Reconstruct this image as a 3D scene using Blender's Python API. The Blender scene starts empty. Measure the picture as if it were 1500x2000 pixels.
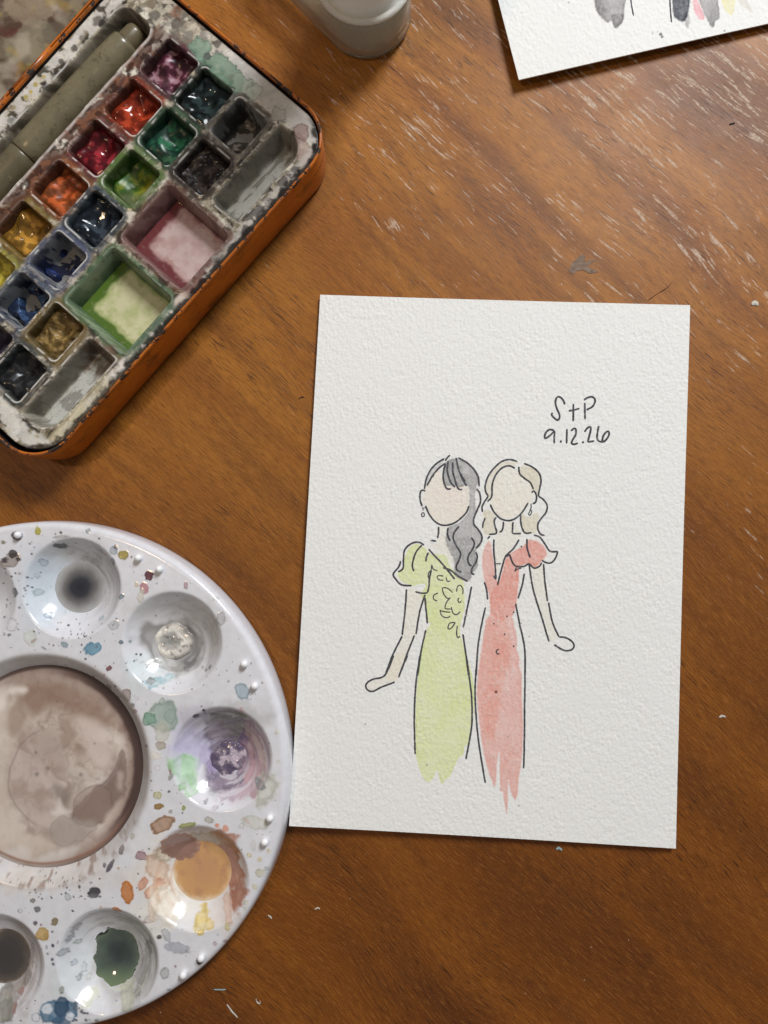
import bpy, math, random
import numpy as np
from mathutils import Matrix, Vector

# ------------------------------------------------------------------ camera, world, lamps
sc = bpy.context.scene
COL = sc.collection
MM = 0.001
F = 1450.0; H = 250.0
_n = np.array([67/F, -80/F, -1.0]); _n /= np.linalg.norm(_n)
_a = np.array([0, 0, -1.0]); _v = np.cross(_a, _n); _c = _a @ _n
_K = np.array([[0, -_v[2], _v[1]], [_v[2], 0, -_v[0]], [-_v[1], _v[0], 0]])
RW = np.eye(3) + _K + _K @ _K/(1+_c)             # world -> camera

cd = bpy.data.cameras.new('camera'); cam = bpy.data.objects.new('camera', cd); COL.objects.link(cam)
cd.sensor_fit = 'HORIZONTAL'; cd.sensor_width = 36.0; cd.lens = 36.0*F/1500.0
cd.clip_start = 0.01; cd.clip_end = 20
M4 = Matrix([list(RW.T[i]) + [0] for i in range(3)] + [[0, 0, 0, 1]])
cam.matrix_world = Matrix.Translation((0, 0, H*MM)) @ M4
sc.camera = cam

w = bpy.data.worlds.new('World'); sc.world = w; w.use_nodes = True
bg = w.node_tree.nodes['Background']
bg.inputs[0].default_value = (0.93, 0.96, 1.0, 1); bg.inputs[1].default_value = 0.17

def lamp(name, loc, target, size, power, color, sy=None):
    l = bpy.data.lights.new(name, 'AREA'); l.energy = power; l.color = color
    l.shape = 'RECTANGLE'; l.size = size; l.size_y = sy or size
    o = bpy.data.objects.new(name, l); COL.objects.link(o); o.location = loc
    d = Vector(target) - Vector(loc); o.rotation_euler = d.to_track_quat('-Z', 'Y').to_euler()
    return o
lamp('window_light', (0.44, 0.80, 0.80), (0.0, 0.05, 0), 0.27, 14.0, (0.94, 0.97, 1.0), 0.38)
lamp('ceiling_lamp', (-0.42, 0.12, 1.05), (-0.10, 0.05, 0), 0.06, 1.7, (1.0, 0.70, 0.42))

sc.render.engine = 'CYCLES'
sc.view_settings.view_transform = 'Standard'; sc.view_settings.look = 'None'
sc.view_settings.gamma = 1.0; sc.view_settings.exposure = 0.0
sc.view_settings.use_curve_mapping = False
sc.render.resolution_x = 768; sc.render.resolution_y = 1024

# ------------------------------------------------------------------ helpers
rng = np.random.default_rng(7); random.seed(7)
def un(x, y, z=0.0):
    """photo measurement -> table coordinates in mm at height z"""
    d = RW.T @ np.array([(x-750)/F, -(y-1000)/F, -1.0])
    t = (z-H)/d[2]
    return (d*t)[:2]
def lin(r, g, b, k=1.0):
    c = np.array([r, g, b], float)/255.0
    c = np.where(c <= 0.04045, c/12.92, ((c+0.055)/1.055)**2.4)*k
    return np.clip(c, 0, 0.92)
def pc(r, g, b): return lin(r, g, b, 1.22)       # colour as seen on lit white paper -> albedo

def _grad(ix, iy, seed):
    h = (ix.astype(np.int64)*374761393 + iy.astype(np.int64)*668265263 + seed*1442695041) & 0xffffffff
    h = ((h ^ (h >> 13))*1274126177) & 0xffffffff
    h = h ^ (h >> 16)
    a = (h & 0xffff)/65536.0*2*np.pi
    return np.cos(a), np.sin(a)
def perlin(x, y, seed=0):
    x = np.asarray(x, float); y = np.asarray(y, float)
    x0 = np.floor(x); y0 = np.floor(y); fx = x-x0; fy = y-y0
    def dot(i, j):
        gx, gy = _grad(x0+i, y0+j, seed); return gx*(fx-i) + gy*(fy-j)
    u = fx*fx*fx*(fx*(fx*6-15)+10); v = fy*fy*fy*(fy*(fy*6-15)+10)
    a = dot(0, 0)*(1-u) + dot(1, 0)*u; b = dot(0, 1)*(1-u) + dot(1, 1)*u
    return (a*(1-v) + b*v)*1.5
def fbm(x, y, o=4, seed=0, g=0.5):
    s = 0; a = 1; t = 0
    for i in range(o):
        s = s + a*perlin(x*2**i, y*2**i, seed+i*17); t += a; a *= g
    return s/t
def sst(a, b, x):
    t = np.clip((x-a)/(b-a), 0, 1); return t*t*(3-2*t)
def mixc(C, col, a):
    a = np.asarray(a)[..., None]; C[..., :3] = C[..., :3]*(1-a) + np.asarray(col)*a
def smin(a, b, k):
    h = np.clip(0.5+0.5*(b-a)/k, 0, 1); return b*(1-h) + a*h - k*h*(1-h)
def smax(a, b, k): return -smin(-a, -b, k)
def catmull(p, n=8, closed=False):
    p = np.asarray(p, float); N = len(p)
    if N < 3 and not closed:
        t = np.linspace(0, 1, n+1)[:, None]; return p[0]*(1-t)+p[1]*t
    out = []
    R = range(N if closed else N-1)
    for i in R:
        if closed: a, b, c, d = p[(i-1) % N], p[i], p[(i+1) % N], p[(i+2) % N]
        else: a, b, c, d = p[max(i-1, 0)], p[i], p[i+1], p[min(i+2, N-1)]
        t = np.linspace(0, 1, n, endpoint=False)[:, None]
        out.append(0.5*((2*b)+(c-a)*t+(2*a-5*b+4*c-d)*t*t+(3*b-a-3*c+d)*t**3))
    if not closed: out.append(p[-1:])
    return np.concatenate(out)
def sdpoly(X, Y, poly):
    d = np.full(X.shape, 1e9); ins = np.zeros(X.shape, bool); n = len(poly)
    for i in range(n):
        ax, ay = poly[i]; bx, by = poly[(i+1) % n]
        ex, ey = bx-ax, by-ay; L = ex*ex+ey*ey
        if L < 1e-12: continue
        t = np.clip(((X-ax)*ex+(Y-ay)*ey)/L, 0, 1)
        d = np.minimum(d, (X-ax-ex*t)**2+(Y-ay-ey*t)**2)
        c = ((ay > Y) != (by > Y))
        if ey != 0: ins ^= c & (X < ex*(Y-ay)/ey+ax)
    d = np.sqrt(d); return np.where(ins, -d, d)
def sdrr(U, V, cu, cv, hu, hv, r):
    qx = np.abs(U-cu)-hu+r; qy = np.abs(V-cv)-hv+r
    return np.hypot(np.maximum(qx, 0), np.maximum(qy, 0))+np.minimum(np.maximum(qx, qy), 0)-r

BASE = {}
def empty(name, base, label=None, cat=None, group=None):
    o = bpy.data.objects.new(name, None); COL.objects.link(o)
    o.empty_display_size = 0.01; o.location = (base[0]*MM, base[1]*MM, base[2]*MM); BASE[o] = np.array(base, float)
    tag(o, label, cat, group); return o
def tag(o, label=None, cat=None, group=None, kind=None):
    if label: o['label'] = label
    if cat: o['category'] = cat
    if group: o['group'] = group
    if kind: o['kind'] = kind
def mesh(name, V, faces, mat, parent=None, col=None, smooth=True, base=None):
    """V in mm world; faces (M,k) int array or list of lists"""
    V = np.asarray(V, float)
    b = BASE[parent] if parent is not None else np.array(base if base is not None else (0, 0, 0), float)
    W = ((V-b)*MM).astype(np.float32)
    me = bpy.data.meshes.new(name)
    if isinstance(faces, np.ndarray):
        k = faces.shape[1]; n = len(faces)
        me.vertices.add(len(W)); me.vertices.foreach_set('co', W.ravel())
        me.loops.add(n*k); me.loops.foreach_set('vertex_index', faces.astype(np.int32).ravel())
        me.polygons.add(n); me.polygons.foreach_set('loop_start', np.arange(0, n*k, k, dtype=np.int32))
        me.polygons.foreach_set('loop_total', np.full(n, k, np.int32))
        me.update(calc_edges=True)
    else:
        me.from_pydata(W.tolist(), [], faces); me.update()
    me.validate()
    if smooth: me.polygons.foreach_set('use_smooth', np.ones(len(me.polygons), bool)); me.update()
    if col is not None:
        at = me.color_attributes.new('Col', 'FLOAT_COLOR', 'POINT')
        c = np.ones((len(W), 4), np.float32); c[:, :col.shape[1]] = col
        at.data.foreach_set('color', c.ravel())
    me.materials.append(mat)
    o = bpy.data.objects.new(name, me); COL.objects.link(o)
    if parent is not None: o.parent = parent; BASE[o] = b
    else: o.location = tuple(b*MM); BASE[o] = b
    if parent is not None and parent.type == 'MESH': pass
    return o
def gridfaces(nu, nv, wrap=False):
    i = np.arange(nu if wrap else nu-1); j = np.arange(nv-1)
    I, J = np.meshgrid(i, j, indexing='ij'); I2 = (I+1) % nu
    return np.stack([I*nv+J, I2*nv+J, I2*nv+J+1, I*nv+J+1], -1).reshape(-1, 4)
def compact(V, faces, col=None):
    u, inv = np.unique(faces, return_inverse=True)
    return V[u], inv.reshape(faces.shape), (col[u] if col is not None else None)
def rrpts(hu, hv, r, n=24):
    p = []
    for k, (sx, sy) in enumerate(((1, 1), (-1, 1), (-1, -1), (1, -1))):
        for i in range(n+1):
            a = math.pi/2*(k+i/n)
            p.append((sx*(hu-r)+r*math.cos(a), sy*(hv-r)+r*math.sin(a)))
    return np.array(p)
def lathe(prof, cx, cy, n=48, squash=None):
    V = []
    for r, z in prof:
        for i in range(n):
            a = 2*math.pi*i/n; V.append((cx+r*math.cos(a), cy+r*math.sin(a), z))
    m = len(prof)
    f = [[k*n+i, k*n+(i+1) % n, (k+1)*n+(i+1) % n, (k+1)*n+i] for k in range(m-1) for i in range(n)]
    return np.array(V), np.array(f)

# ---- material helpers
class NT:
    def __init__(s, name):
        s.m = bpy.data.materials.new(name); s.m.use_nodes = True; s.t = s.m.node_tree
        s.b = s.t.nodes['Principled BSDF']; s.o = s.t.nodes['Material Output']
    def n(s, typ, **kw):
        x = s.t.nodes.new(typ)
        for k, v in kw.items():
            if k.startswith('i_'):
                x.inputs[k[2:].replace('_', ' ')].default_value = v
            else: setattr(x, k, v)
        return x
    def l(s, a, b): s.t.links.new(a, b)
    def noise(s, vec, scale, detail=4, rough=0.55, dist=0.0):
        x = s.n('ShaderNodeTexNoise'); x.inputs['Scale'].default_value = scale
        x.inputs['Detail'].default_value = detail; x.inputs['Roughness'].default_value = rough
        x.inputs['Distortion'].default_value = dist
        if vec is not None: s.l(vec, x.inputs['Vector'])
        return x.outputs['Fac']
    def ramp(s, fac, stops):
        x = s.n('ShaderNodeValToRGB'); e = x.color_ramp.elements
        while len(e) < len(stops): e.new(0.5)
        for q, (p, c) in zip(e, stops):
            q.position = p; q.color = (*c, 1) if len(c) == 3 else c
        s.l(fac, x.inputs[0]); return x.outputs[0]
    def math(s, op, a, b=None, c=None, clamp=False):
        x = s.n('ShaderNodeMath', operation=op, use_clamp=clamp)
        for i, q in enumerate((a, b, c)):
            if q is None: continue
            if isinstance(q, (int, float)): x.inputs[i].default_value = q
            else: s.l(q, x.inputs[i])
        return x.outputs[0]
    def mix(s, fac, a, b, bt='MIX'):
        x = s.n('ShaderNodeMix', data_type='RGBA', blend_type=bt)
        for i, q in ((0, fac), (6, a), (7, b)):
            if isinstance(q, (int, float)): x.inputs[i].default_value = q
            elif isinstance(q, tuple): x.inputs[i].default_value = (*q, 1) if len(q) == 3 else q
            else: s.l(q, x.inputs[i])
        return x.outputs[2]
    def bump(s, h, strength, dist):
        x = s.n('ShaderNodeBump'); x.inputs['Strength'].default_value = strength
        x.inputs['Distance'].default_value = dist; s.l(h, x.inputs['Height'])
        s.l(x.outputs[0], s.b.inputs['Normal']); return x
    def pos(s):
        return s.n('ShaderNodeNewGeometry').outputs['Position']

def vc_mat(name, rlo, rhi, bump=0.0, bscale=900, spec=0.5, coat=0.0, var=0.06):
    """vertex-colour pigment; alpha = wetness (0 -> rhi roughness, 1 -> rlo)"""
    t = NT(name); a = t.n('ShaderNodeVertexColor', layer_name='Col')
    P = t.pos()
    nz = t.noise(P, bscale*0.6, 5, 0.6)
    c = t.mix(1.0, a.outputs[0], t.ramp(nz, [(0.25, (1-var,)*3), (0.75, (1+var,)*3)]), 'MULTIPLY')
    t.l(c, t.b.inputs['Base Color'])
    r = t.n('ShaderNodeMapRange'); t.l(a.outputs[1], r.inputs[0]); r.inputs[3].default_value = rhi; r.inputs[4].default_value = rlo
    t.l(r.outputs[0], t.b.inputs['Roughness'])
    t.b.inputs['Specular IOR Level'].default_value = spec; t.b.inputs['Coat Weight'].default_value = coat
    t.b.inputs['Coat Roughness'].default_value = 0.08
    if bump: t.bump(t.noise(P, bscale, 4, 0.6), 1.0, bump*MM)
    return t.m
def flat_mat(name, c, rough=0.5, spec=0.5, metal=0.0, var=0.08, scale=400, bump=0.0):
    t = NT(name); nz = t.noise(t.pos(), scale, 5, 0.6)
    t.l(t.mix(1.0, tuple(c), t.ramp(nz, [(0.25, (1-var,)*3), (0.75, (1+var,)*3)]), 'MULTIPLY'), t.b.inputs['Base Color'])
    t.b.inputs['Roughness'].default_value = rough; t.b.inputs['Specular IOR Level'].default_value = spec
    t.b.inputs['Metallic'].default_value = metal
    if bump: t.bump(nz, 1.0, bump*MM)
    return t.m

# ------------------------------------------------------------------ table
def wood():
    t = NT('table_wood')
    geo = t.pos()
    def mapped(rot, sx, sy, warp=0.0, wscale=14):
        m = t.n('ShaderNodeMapping', vector_type='POINT'); m.inputs['Rotation'].default_value = (0, 0, rot)
        src = geo
        if warp:
            nn = t.n('ShaderNodeTexNoise'); nn.inputs['Scale'].default_value = wscale; nn.inputs['Detail'].default_value = 1.5
            t.l(geo, nn.inputs['Vector'])
            sub = t.n('ShaderNodeVectorMath', operation='SUBTRACT'); t.l(nn.outputs['Color'], sub.inputs[0]); sub.inputs[1].default_value = (0.5, 0.5, 0.5)
            scl = t.n('ShaderNodeVectorMath', operation='SCALE'); t.l(sub.outputs[0], scl.inputs[0]); scl.inputs['Scale'].default_value = warp
            ad = t.n('ShaderNodeVectorMath', operation='ADD'); t.l(geo, ad.inputs[0]); t.l(scl.outputs[0], ad.inputs[1]); src = ad.outputs[0]
        t.l(src, m.inputs['Vector'])
        m2 = t.n('ShaderNodeMapping', vector_type='POINT'); m2.inputs['Scale'].default_value = (sx, sy, 1)
        t.l(m.outputs[0], m2.inputs['Vector']); return m2.outputs[0]
    g = math.radians(43)
    broad = t.noise(mapped(g, 7, 30, 0.035, 8), 1.0, 4, 0.5, 0.3)
    mid = t.noise(mapped(g, 11, 170, 0.045, 7), 1.0, 5, 0.62, 0.25)
    fine = t.noise(mapped(g, 230, 2000, 0.02, 11), 1.0, 4, 0.7)
    pore = t.noise(mapped(g, 130, 1900, 0.02, 11), 1.0, 2, 0.5)
    fleck = t.noise(geo, 2400, 3, 0.6)
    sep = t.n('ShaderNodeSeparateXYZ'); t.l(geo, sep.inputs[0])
    # golden brown on the far side, turning darker and redder towards the near side
    near_tone = t.math('SUBTRACT', t.math('MULTIPLY', broad, 0.55), t.math('MULTIPLY', sep.outputs[1], 2.4))
    near_tone = t.math('ADD', near_tone, t.math('MULTIPLY', sep.outputs[0], 0.35))
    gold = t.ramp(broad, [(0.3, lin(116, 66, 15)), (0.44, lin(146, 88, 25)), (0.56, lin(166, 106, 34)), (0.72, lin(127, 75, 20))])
    redbrown = t.ramp(broad, [(0.3, lin(84, 42, 8)), (0.48, lin(120, 66, 14)), (0.6, lin(134, 77, 19)), (0.74, lin(96, 50, 10))])
    c = t.mix(t.ramp(near_tone, [(0.06, (0,)*3), (0.52, (1,)*3)]), gold, redbrown)
    c = t.mix(t.ramp(mid, [(0.36, (0.42,)*3), (0.54, (0.0,)*3)]), c, tuple(lin(88, 46, 15)))
    c = t.mix(t.ramp(fine, [(0.36, (0.46,)*3), (0.5, (0.0,)*3)]), c, tuple(lin(78, 40, 12)))
    c = t.mix(t.ramp(fine, [(0.53, (0.0,)*3), (0.70, (0.30,)*3)]), c, tuple(lin(196, 132, 66)))
    pmask = t.noise(mapped(g, 12, 26), 1.0, 2, 0.5)
    pr_ = t.math('MULTIPLY', t.ramp(pore, [(0.335, (1,)*3), (0.40, (0,)*3)]), t.ramp(pmask, [(0.40, (0.15,)*3), (0.6, (0.75,)*3)]))
    c = t.mix(pr_, c, tuple(lin(50, 25, 8)))
    c = t.mix(t.ramp(fleck, [(0.34, (0.12,)*3), (0.52, (0,)*3)]), c, tuple(lin(70, 36, 12)))
    c = t.mix(t.ramp(fleck, [(0.55, (0,)*3), (0.7, (0.16,)*3)]), c, tuple(lin(206, 150, 92)))
    # pale worn dashes in the lacquer, dense towards the far right corner of the table
    d1 = t.noise(mapped(g+0.06, 62, 520, 0.03, 9), 1.0, 4, 0.62)
    d2 = t.noise(mapped(g+0.03, 130, 1000, 0.03, 9), 1.0, 3, 0.55)
    wear = t.math('ADD', t.math('MULTIPLY', sep.outputs[0], 2.6), t.math('MULTIPLY', sep.outputs[1], 2.9))
    wear = t.math('ADD', wear, t.math('MULTIPLY', t.math('SUBTRACT', t.noise(mapped(g, 16, 34), 1.0, 3, 0.6), 0.5), 1.6))
    wm = t.ramp(wear, [(0.02, (0,)*3), (0.66, (1,)*3)])
    thr = t.math('SUBTRACT', 0.725, t.math('MULTIPLY', wm, 0.155))
    s1 = t.math('MULTIPLY', t.math('SUBTRACT', d1, thr), 24.0, clamp=True)
    s2 = t.math('MULTIPLY', t.math('SUBTRACT', d2, t.math('ADD', thr, 0.03)), 20.0, clamp=True)
    scr = t.math('MULTIPLY', t.math('MAXIMUM', s1, s2), t.math('ADD', 0.24, t.math('MULTIPLY', wm, 0.6)))
    scr = t.math('MULTIPLY', scr, t.ramp(t.noise(geo, 900, 3, 0.7), [(0.36, (0.25,)*3), (0.58, (1.0,)*3)]))
    c = t.mix(scr, c, tuple(lin(206, 186, 166)))
    # stray pale dust specks
    dust = t.noise(geo, 420, 2, 0.5)
    c = t.mix(t.ramp(dust, [(0.765, (0,)*3), (0.79, (0.6,)*3)]), c, tuple(lin(200, 180, 156)))
    t.l(c, t.b.inputs['Base Color'])
    rr = t.math('ADD', 0.40, t.math('MULTIPLY', t.noise(geo, 60, 4, 0.6), 0.16))
    t.l(t.math('ADD', rr, t.math('MULTIPLY', scr, 0.25)), t.b.inputs['Roughness'])
    t.b.inputs['Specular IOR Level'].default_value = 0.30
    hgt = t.math('ADD', t.math('MULTIPLY', t.math('SUBTRACT', 1.0, pr_), 0.5), t.math('MULTIPLY', fine, 0.5))
    t.bump(hgt, 0.55, 0.00012)
    return t.m
TX, TY = np.meshgrid(np.linspace(-330, 330, 34), np.linspace(-330, 400, 38), indexing='ij')
tv = np.stack([TX, TY, TX*0], -1).reshape(-1, 3)
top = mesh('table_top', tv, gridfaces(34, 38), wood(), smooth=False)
tag(top, 'brown wood grain table top with pale worn scratches', None, None, 'structure')

# ------------------------------------------------------------------ paper cards
def paper_mat():
    t = NT('watercolour_paper'); a = t.n('ShaderNodeVertexColor', layer_name='Col')
    P = t.pos(); nz = t.noise(P, 1800, 4, 0.6)
    t.l(t.mix(1.0, a.outputs[0], t.ramp(nz, [(0.3, (0.975,)*3), (0.7, (1.02,)*3)]), 'MULTIPLY'), t.b.inputs['Base Color'])
    t.b.inputs['Roughness'].default_value = 0.9; t.b.inputs['Specular IOR Level'].default_value = 0.2
    t.bump(nz, 0.7, 0.00007); return t.m
PAPER = paper_mat()
EDGE = flat_mat('paper_edge', lin(236, 233, 226), 0.9, 0.2)
def ink_mat():
    t = NT('pen_ink'); n = t.noise(t.pos(), 2600, 3, 0.6); n2 = t.noise(t.pos(), 260, 3, 0.6)
    k = t.math('ADD', t.math('MULTIPLY', n, .7), t.math('MULTIPLY', n2, .3))
    t.l(t.ramp(k, [(0.40, lin(60, 60, 65)), (0.55, lin(82, 82, 87)), (0.68, lin(140, 140, 142))]), t.b.inputs['Base Color'])
    t.b.inputs['Roughness'].default_value = 0.8; t.b.inputs['Specular IOR Level'].default_value = 0.2; return t.m
INK = ink_mat()
def papertex(x, y, seed):
    # cold-pressed felt texture: short upright ridges and pits
    a = fbm(x/0.95, y/2.3, 3, seed, 0.55); b = fbm(x/0.62+3.1, y/0.9, 2, seed+50)
    c = fbm(x/2.6, y/3.4, 2, seed+80)
    m = np.clip(1+0.8*fbm(x/11, y/13, 3, seed+90), .55, 1.5)
    return (0.13*a + 0.10*b)*m + 0.035*c
WHITE = lin(233, 232, 228, 1.02)

class Card:
    def __init__(s, corners, zfun, step, seed, base):
        s.c = [np.array(q, float) for q in corners]; s.zf = zfun; s.seed = seed  # TL TR BR BL
        Wd = np.hypot(*(s.c[1]-s.c[0])); Hd = np.hypot(*(s.c[0]-s.c[3]))
        s.W, s.Hh = Wd, Hd
        s.nu = int(Wd/step)+1; s.nv = int(Hd/step)+1
        S, T = np.meshgrid(np.linspace(0, 1, s.nu), np.linspace(0, 1, s.nv), indexing='ij')
        s.S, s.T = S, T
        top_ = s.c[3][None, None]*((1-S)*(1-T))[..., None] + s.c[2]*(S*(1-T))[..., None] + s.c[1]*(S*T)[..., None] + s.c[0]*((1-S)*T)[..., None]
        s.X, s.Y = top_[..., 0], top_[..., 1]
        s.T_ = papertex(S*Wd, T*Hd, seed); s.Z = zfun(S, T) + s.T_
        s.C = np.ones(S.shape+(3,))*WHITE
        s.C *= (1+0.012*fbm(S*Wd/14, T*Hd/14, 3, seed+3))[..., None]
        s.lab = np.zeros(S.shape, int)
    def st(s, x, y):
        # inverse bilinear by iteration
        S = np.full(np.shape(x), 0.5); T = np.full(np.shape(x), 0.5)
        a, b, c, d = s.c[3], s.c[2]-s.c[3], s.c[0]-s.c[3], s.c[3]-s.c[2]-s.c[0]+s.c[1]
        for _ in range(8):
            fx = a[0]+b[0]*S+c[0]*T+d[0]*S*T-x; fy = a[1]+b[1]*S+c[1]*T+d[1]*S*T-y
            j11 = b[0]+d[0]*T; j12 = c[0]+d[0]*S; j21 = b[1]+d[1]*T; j22 = c[1]+d[1]*S
            D = j11*j22-j12*j21; S = S-(fx*j22-fy*j12)/D; T = T-(fy*j11-fx*j21)/D
        return S, T
    def z(s, x, y):
        S, T = s.st(x, y); fi = np.clip(S, 0, 1)*(s.nu-1); fj = np.clip(T, 0, 1)*(s.nv-1)
        i = np.clip(fi.astype(int), 0, s.nu-2); j = np.clip(fj.astype(int), 0, s.nv-2); u = fi-i; v = fj-j
        Z = s.Z
        return Z[i, j]*(1-u)*(1-v)+Z[i+1, j]*u*(1-v)+Z[i, j+1]*(1-u)*v+Z[i+1, j+1]*u*v
    def wash(s, poly, col, strength=0.9, edge=0.25, soft=0.22, warp=0.35, lab=0, seed=0, gran=0.12, col2=None):
        poly = catmull(poly, 5, True)
        lo = poly.min(0)-2; hi = poly.max(0)+2
        m = (s.X > lo[0]) & (s.X < hi[0]) & (s.Y > lo[1]) & (s.Y < hi[1])
        x, y = s.X[m], s.Y[m]
        d = sdpoly(x, y, poly) + warp*fbm(x/1.8, y/1.8, 3, 200+seed) + 0.12*perlin(x/0.5, y/0.5, 210+seed)
        a = sst(soft, -soft, d)
        rim = np.exp(-((d+0.35)/0.3)**2)*edge
        big = fbm(x/7, y/9, 3, 300+seed)
        hol = np.clip(-s.T_[m]/0.09, -1, 1)
        k = np.clip(strength*(1+0.35*big)+rim + .22*hol - gran*np.clip(perlin(x/0.7, y/0.9, 330), -1, 1), 0, 1.3)
        cc = np.ones((len(x), 3))*np.asarray(col)
        if col2 is not None:
            q = np.clip(0.5+1.2*fbm(x/9+4, y/14, 2, 350+seed), 0, 1)[:, None]; cc = cc*(1-q)+np.asarray(col2)*q
        # pigment multiplies the paper
        tr = np.clip(cc/WHITE, 0.02, 1)**(k[:, None])
        C = s.C[m]; s.C[m] = C*(1-a[:, None]) + C*tr*a[:, None]
        if lab:
            L = s.lab[m]; L[d < 0] = lab; s.lab[m] = L
    def speck(s, x, y, r, col):
        d = np.hypot(s.X-x, s.Y-y); mixc(s.C, col, sst(r+0.15, r-0.15, d))
    def build(s, parent, parts, th=0.45):
        V = np.stack([s.X, s.Y, s.Z], -1).reshape(-1, 3); Cc = s.C.reshape(-1, 3)
        f = gridfaces(s.nu, s.nv); L = s.lab.reshape(-1)[f[:, 0]]
        for k, (nm, label) in parts.items():
            ff = f[L == k]
            if len(ff) == 0: continue
            v2, f2, c2 = compact(V, ff, Cc); o = mesh(nm, v2, f2, PAPER, parent, c2)
            if label: o['label'] = label
        # cut edge and underside
        idx = np.arange(s.nu*s.nv).reshape(s.nu, s.nv)
        ring = np.concatenate([idx[:-1, 0], idx[-1, :-1], idx[:0:-1, -1], idx[0, :0:-1]])
        n = len(ring); A = V[ring]; B = A.copy(); B[:, 2] = (s.zf(s.S, s.T).reshape(-1)[ring])-th
        ff = [[i, i+n, (i+1) % n+n, (i+1) % n] for i in range(n)]
        mesh('cut_edge', np.concatenate([A, B]), ff, EDGE, parent, smooth=False)
        S, T = np.meshgrid(np.linspace(0, 1, 24), np.linspace(0, 1, 30), indexing='ij')
        q_ = s.c[3]*((1-S)*(1-T))[..., None] + s.c[2]*(S*(1-T))[..., None] + s.c[1]*(S*T)[..., None] + s.c[0]*((1-S)*T)[..., None]
        mesh('paper_back', np.concatenate([q_, (s.zf(S, T)-th)[..., None]], -1).reshape(-1, 3), gridfaces(24, 30)[:, ::-1].copy(), EDGE, parent)

def ribbon(card, strokes, name, parent, label=None, mat=INK, off=0.035):
    """pen strokes (mm polylines with width) laid on the sheet"""
    Vs, Fs, n0 = [], [], 0
    for pts, wd, sd in strokes:
        pts = np.asarray(pts, float)
        if len(pts) == 1:
            a = np.linspace(0, 2*np.pi, 12, endpoint=False); r = wd/2
            P = np.stack([pts[0, 0]+r*np.cos(a), pts[0, 1]+r*np.sin(a)*1.15], 1)
            z = card.z(P[:, 0], P[:, 1])+off; Vs.append(np.c_[P, z]); Fs += [[n0+i for i in range(12)]]; n0 += 12; continue
        p = catmull(pts, 10); L = np.r_[0, np.cumsum(np.hypot(*np.diff(p, axis=0).T))]
        n = max(int(L[-1]/0.28), 3); q = np.linspace(0, L[-1], n)
        p = np.stack([np.interp(q, L, p[:, 0]), np.interp(q, L, p[:, 1])], 1)
        wob = 0.05*np.stack([perlin(q/2.2, q*0+sd, 5), perlin(q/2.2, q*0+sd+9, 6)], 1); p = p+wob
        tg = np.gradient(p, axis=0); tg /= np.hypot(*tg.T)[:, None]+1e-9; nr = np.stack([-tg[:, 1], tg[:, 0]], 1)
        e = np.minimum(q, L[-1]-q); hw = wd/2*(1+0.16*perlin(q/1.1, q*0+sd*3.7, 8)+0.08*perlin(q/0.35, q*0+sd, 9))
        hw = hw*np.sqrt(np.clip(e/(wd*0.55)+0.12, 0, 1))
        rows = [p+nr*(hw*k)[:, None] for k in (-1, 0, 1)]
        for r in rows: Vs.append(np.c_[r, card.z(r[:, 0], r[:, 1])+off])
        for k in range(2):
            for i in range(n-1): Fs.append([n0+k*n+i, n0+k*n+i+1, n0+(k+1)*n+i+1, n0+(k+1)*n+i])
        n0 += 3*n
    o = mesh(name, np.concatenate(Vs), Fs, mat, parent)
    if label: o['label'] = label
    return o

def wc(r, g, b): return lin(r, g, b)/lin(218, 218, 219)*WHITE      # colour relative to the bare paper
ZC = 1.2
def zone(x0, y0, k):
    return lambda *p: [un(x0+x/k, y0+y/k, ZC) for x, y in p]
A = zone(700, 860, 3.3333); B = zone(700, 1020, 3.3333); C_ = zone(700, 1280, 3.3333); D = zone(1030, 750, 7.5)

cc = [un(626, 577, 0.9), un(1348, 596, 0.7), un(1318, 1655, 1.0), un(567, 1608, 1.2)]
def zcard(S, T):
    return 0.7 + 1.7*(1-S)**3*(1-0.4*T) + 1.3*(1-T)**4 + 0.16*np.sin(S*7+T*3)*np.exp(-((T-.4)/.3)**2) + 0.1*np.sin(S*3-T*9)
card_o = empty('watercolour_card', (24, -2, 0), 'white textured card with two women painted in green and red dresses, resting beside the palette', 'card')
cd1 = Card(cc, zcard, 0.27, 11, None)
SK = wc(217, 210, 200); SK2 = wc(217, 213, 206); GR = wc(204, 211, 166); HG = wc(158, 157, 159); BL = wc(205, 199, 184)
# skin and blond hair (palest washes first)
cd1.wash(A((520,190),(556,262),(580,300),(710,305),(718,420),(690,480),(620,540),(560,548),(500,520),(450,450),(422,400),(436,320),(480,240)), SK, 0.75, 0.12, lab=5, seed=1, col2=wc(217,206,199))
cd1.wash(A((525,560),(585,560),(572,640),(592,720),(622,800),(570,770),(480,700),(445,690),(515,660)), SK2, 0.7, 0.1, lab=5, seed=2)
cd1.wash(B((312,450),(430,470),(400,600),(375,730),(262,1000),(180,1000),(288,740)), SK2, 0.75, 0.12, lab=5, seed=3)
cd1.wash(C_((230,0),(318,5),(265,140),(235,170),(150,200),(95,226),(62,205),(75,170),(172,128)), SK2, 0.65, 0.1, lab=5, seed=4)
cd1.wash(A((872,300),(900,225),(980,172),(1045,205),(1080,250),(1138,315),(1130,400),(1060,468),(970,514),(900,480),(862,400)), SK, 0.72, 0.12, lab=6, seed=5, col2=SK2)
cd1.wash(A((905,600),(942,545),(1010,535),(1055,605),(1040,650),(965,740),(905,850),(888,700)), SK2, 0.75, 0.1, lab=6, seed=6)
cd1.wash(B((1118,290),(1203,282),(1228,510),(1296,735),(1250,772),(1198,620),(1145,440)), SK2, 0.72, 0.12, lab=6, seed=7)
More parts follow.
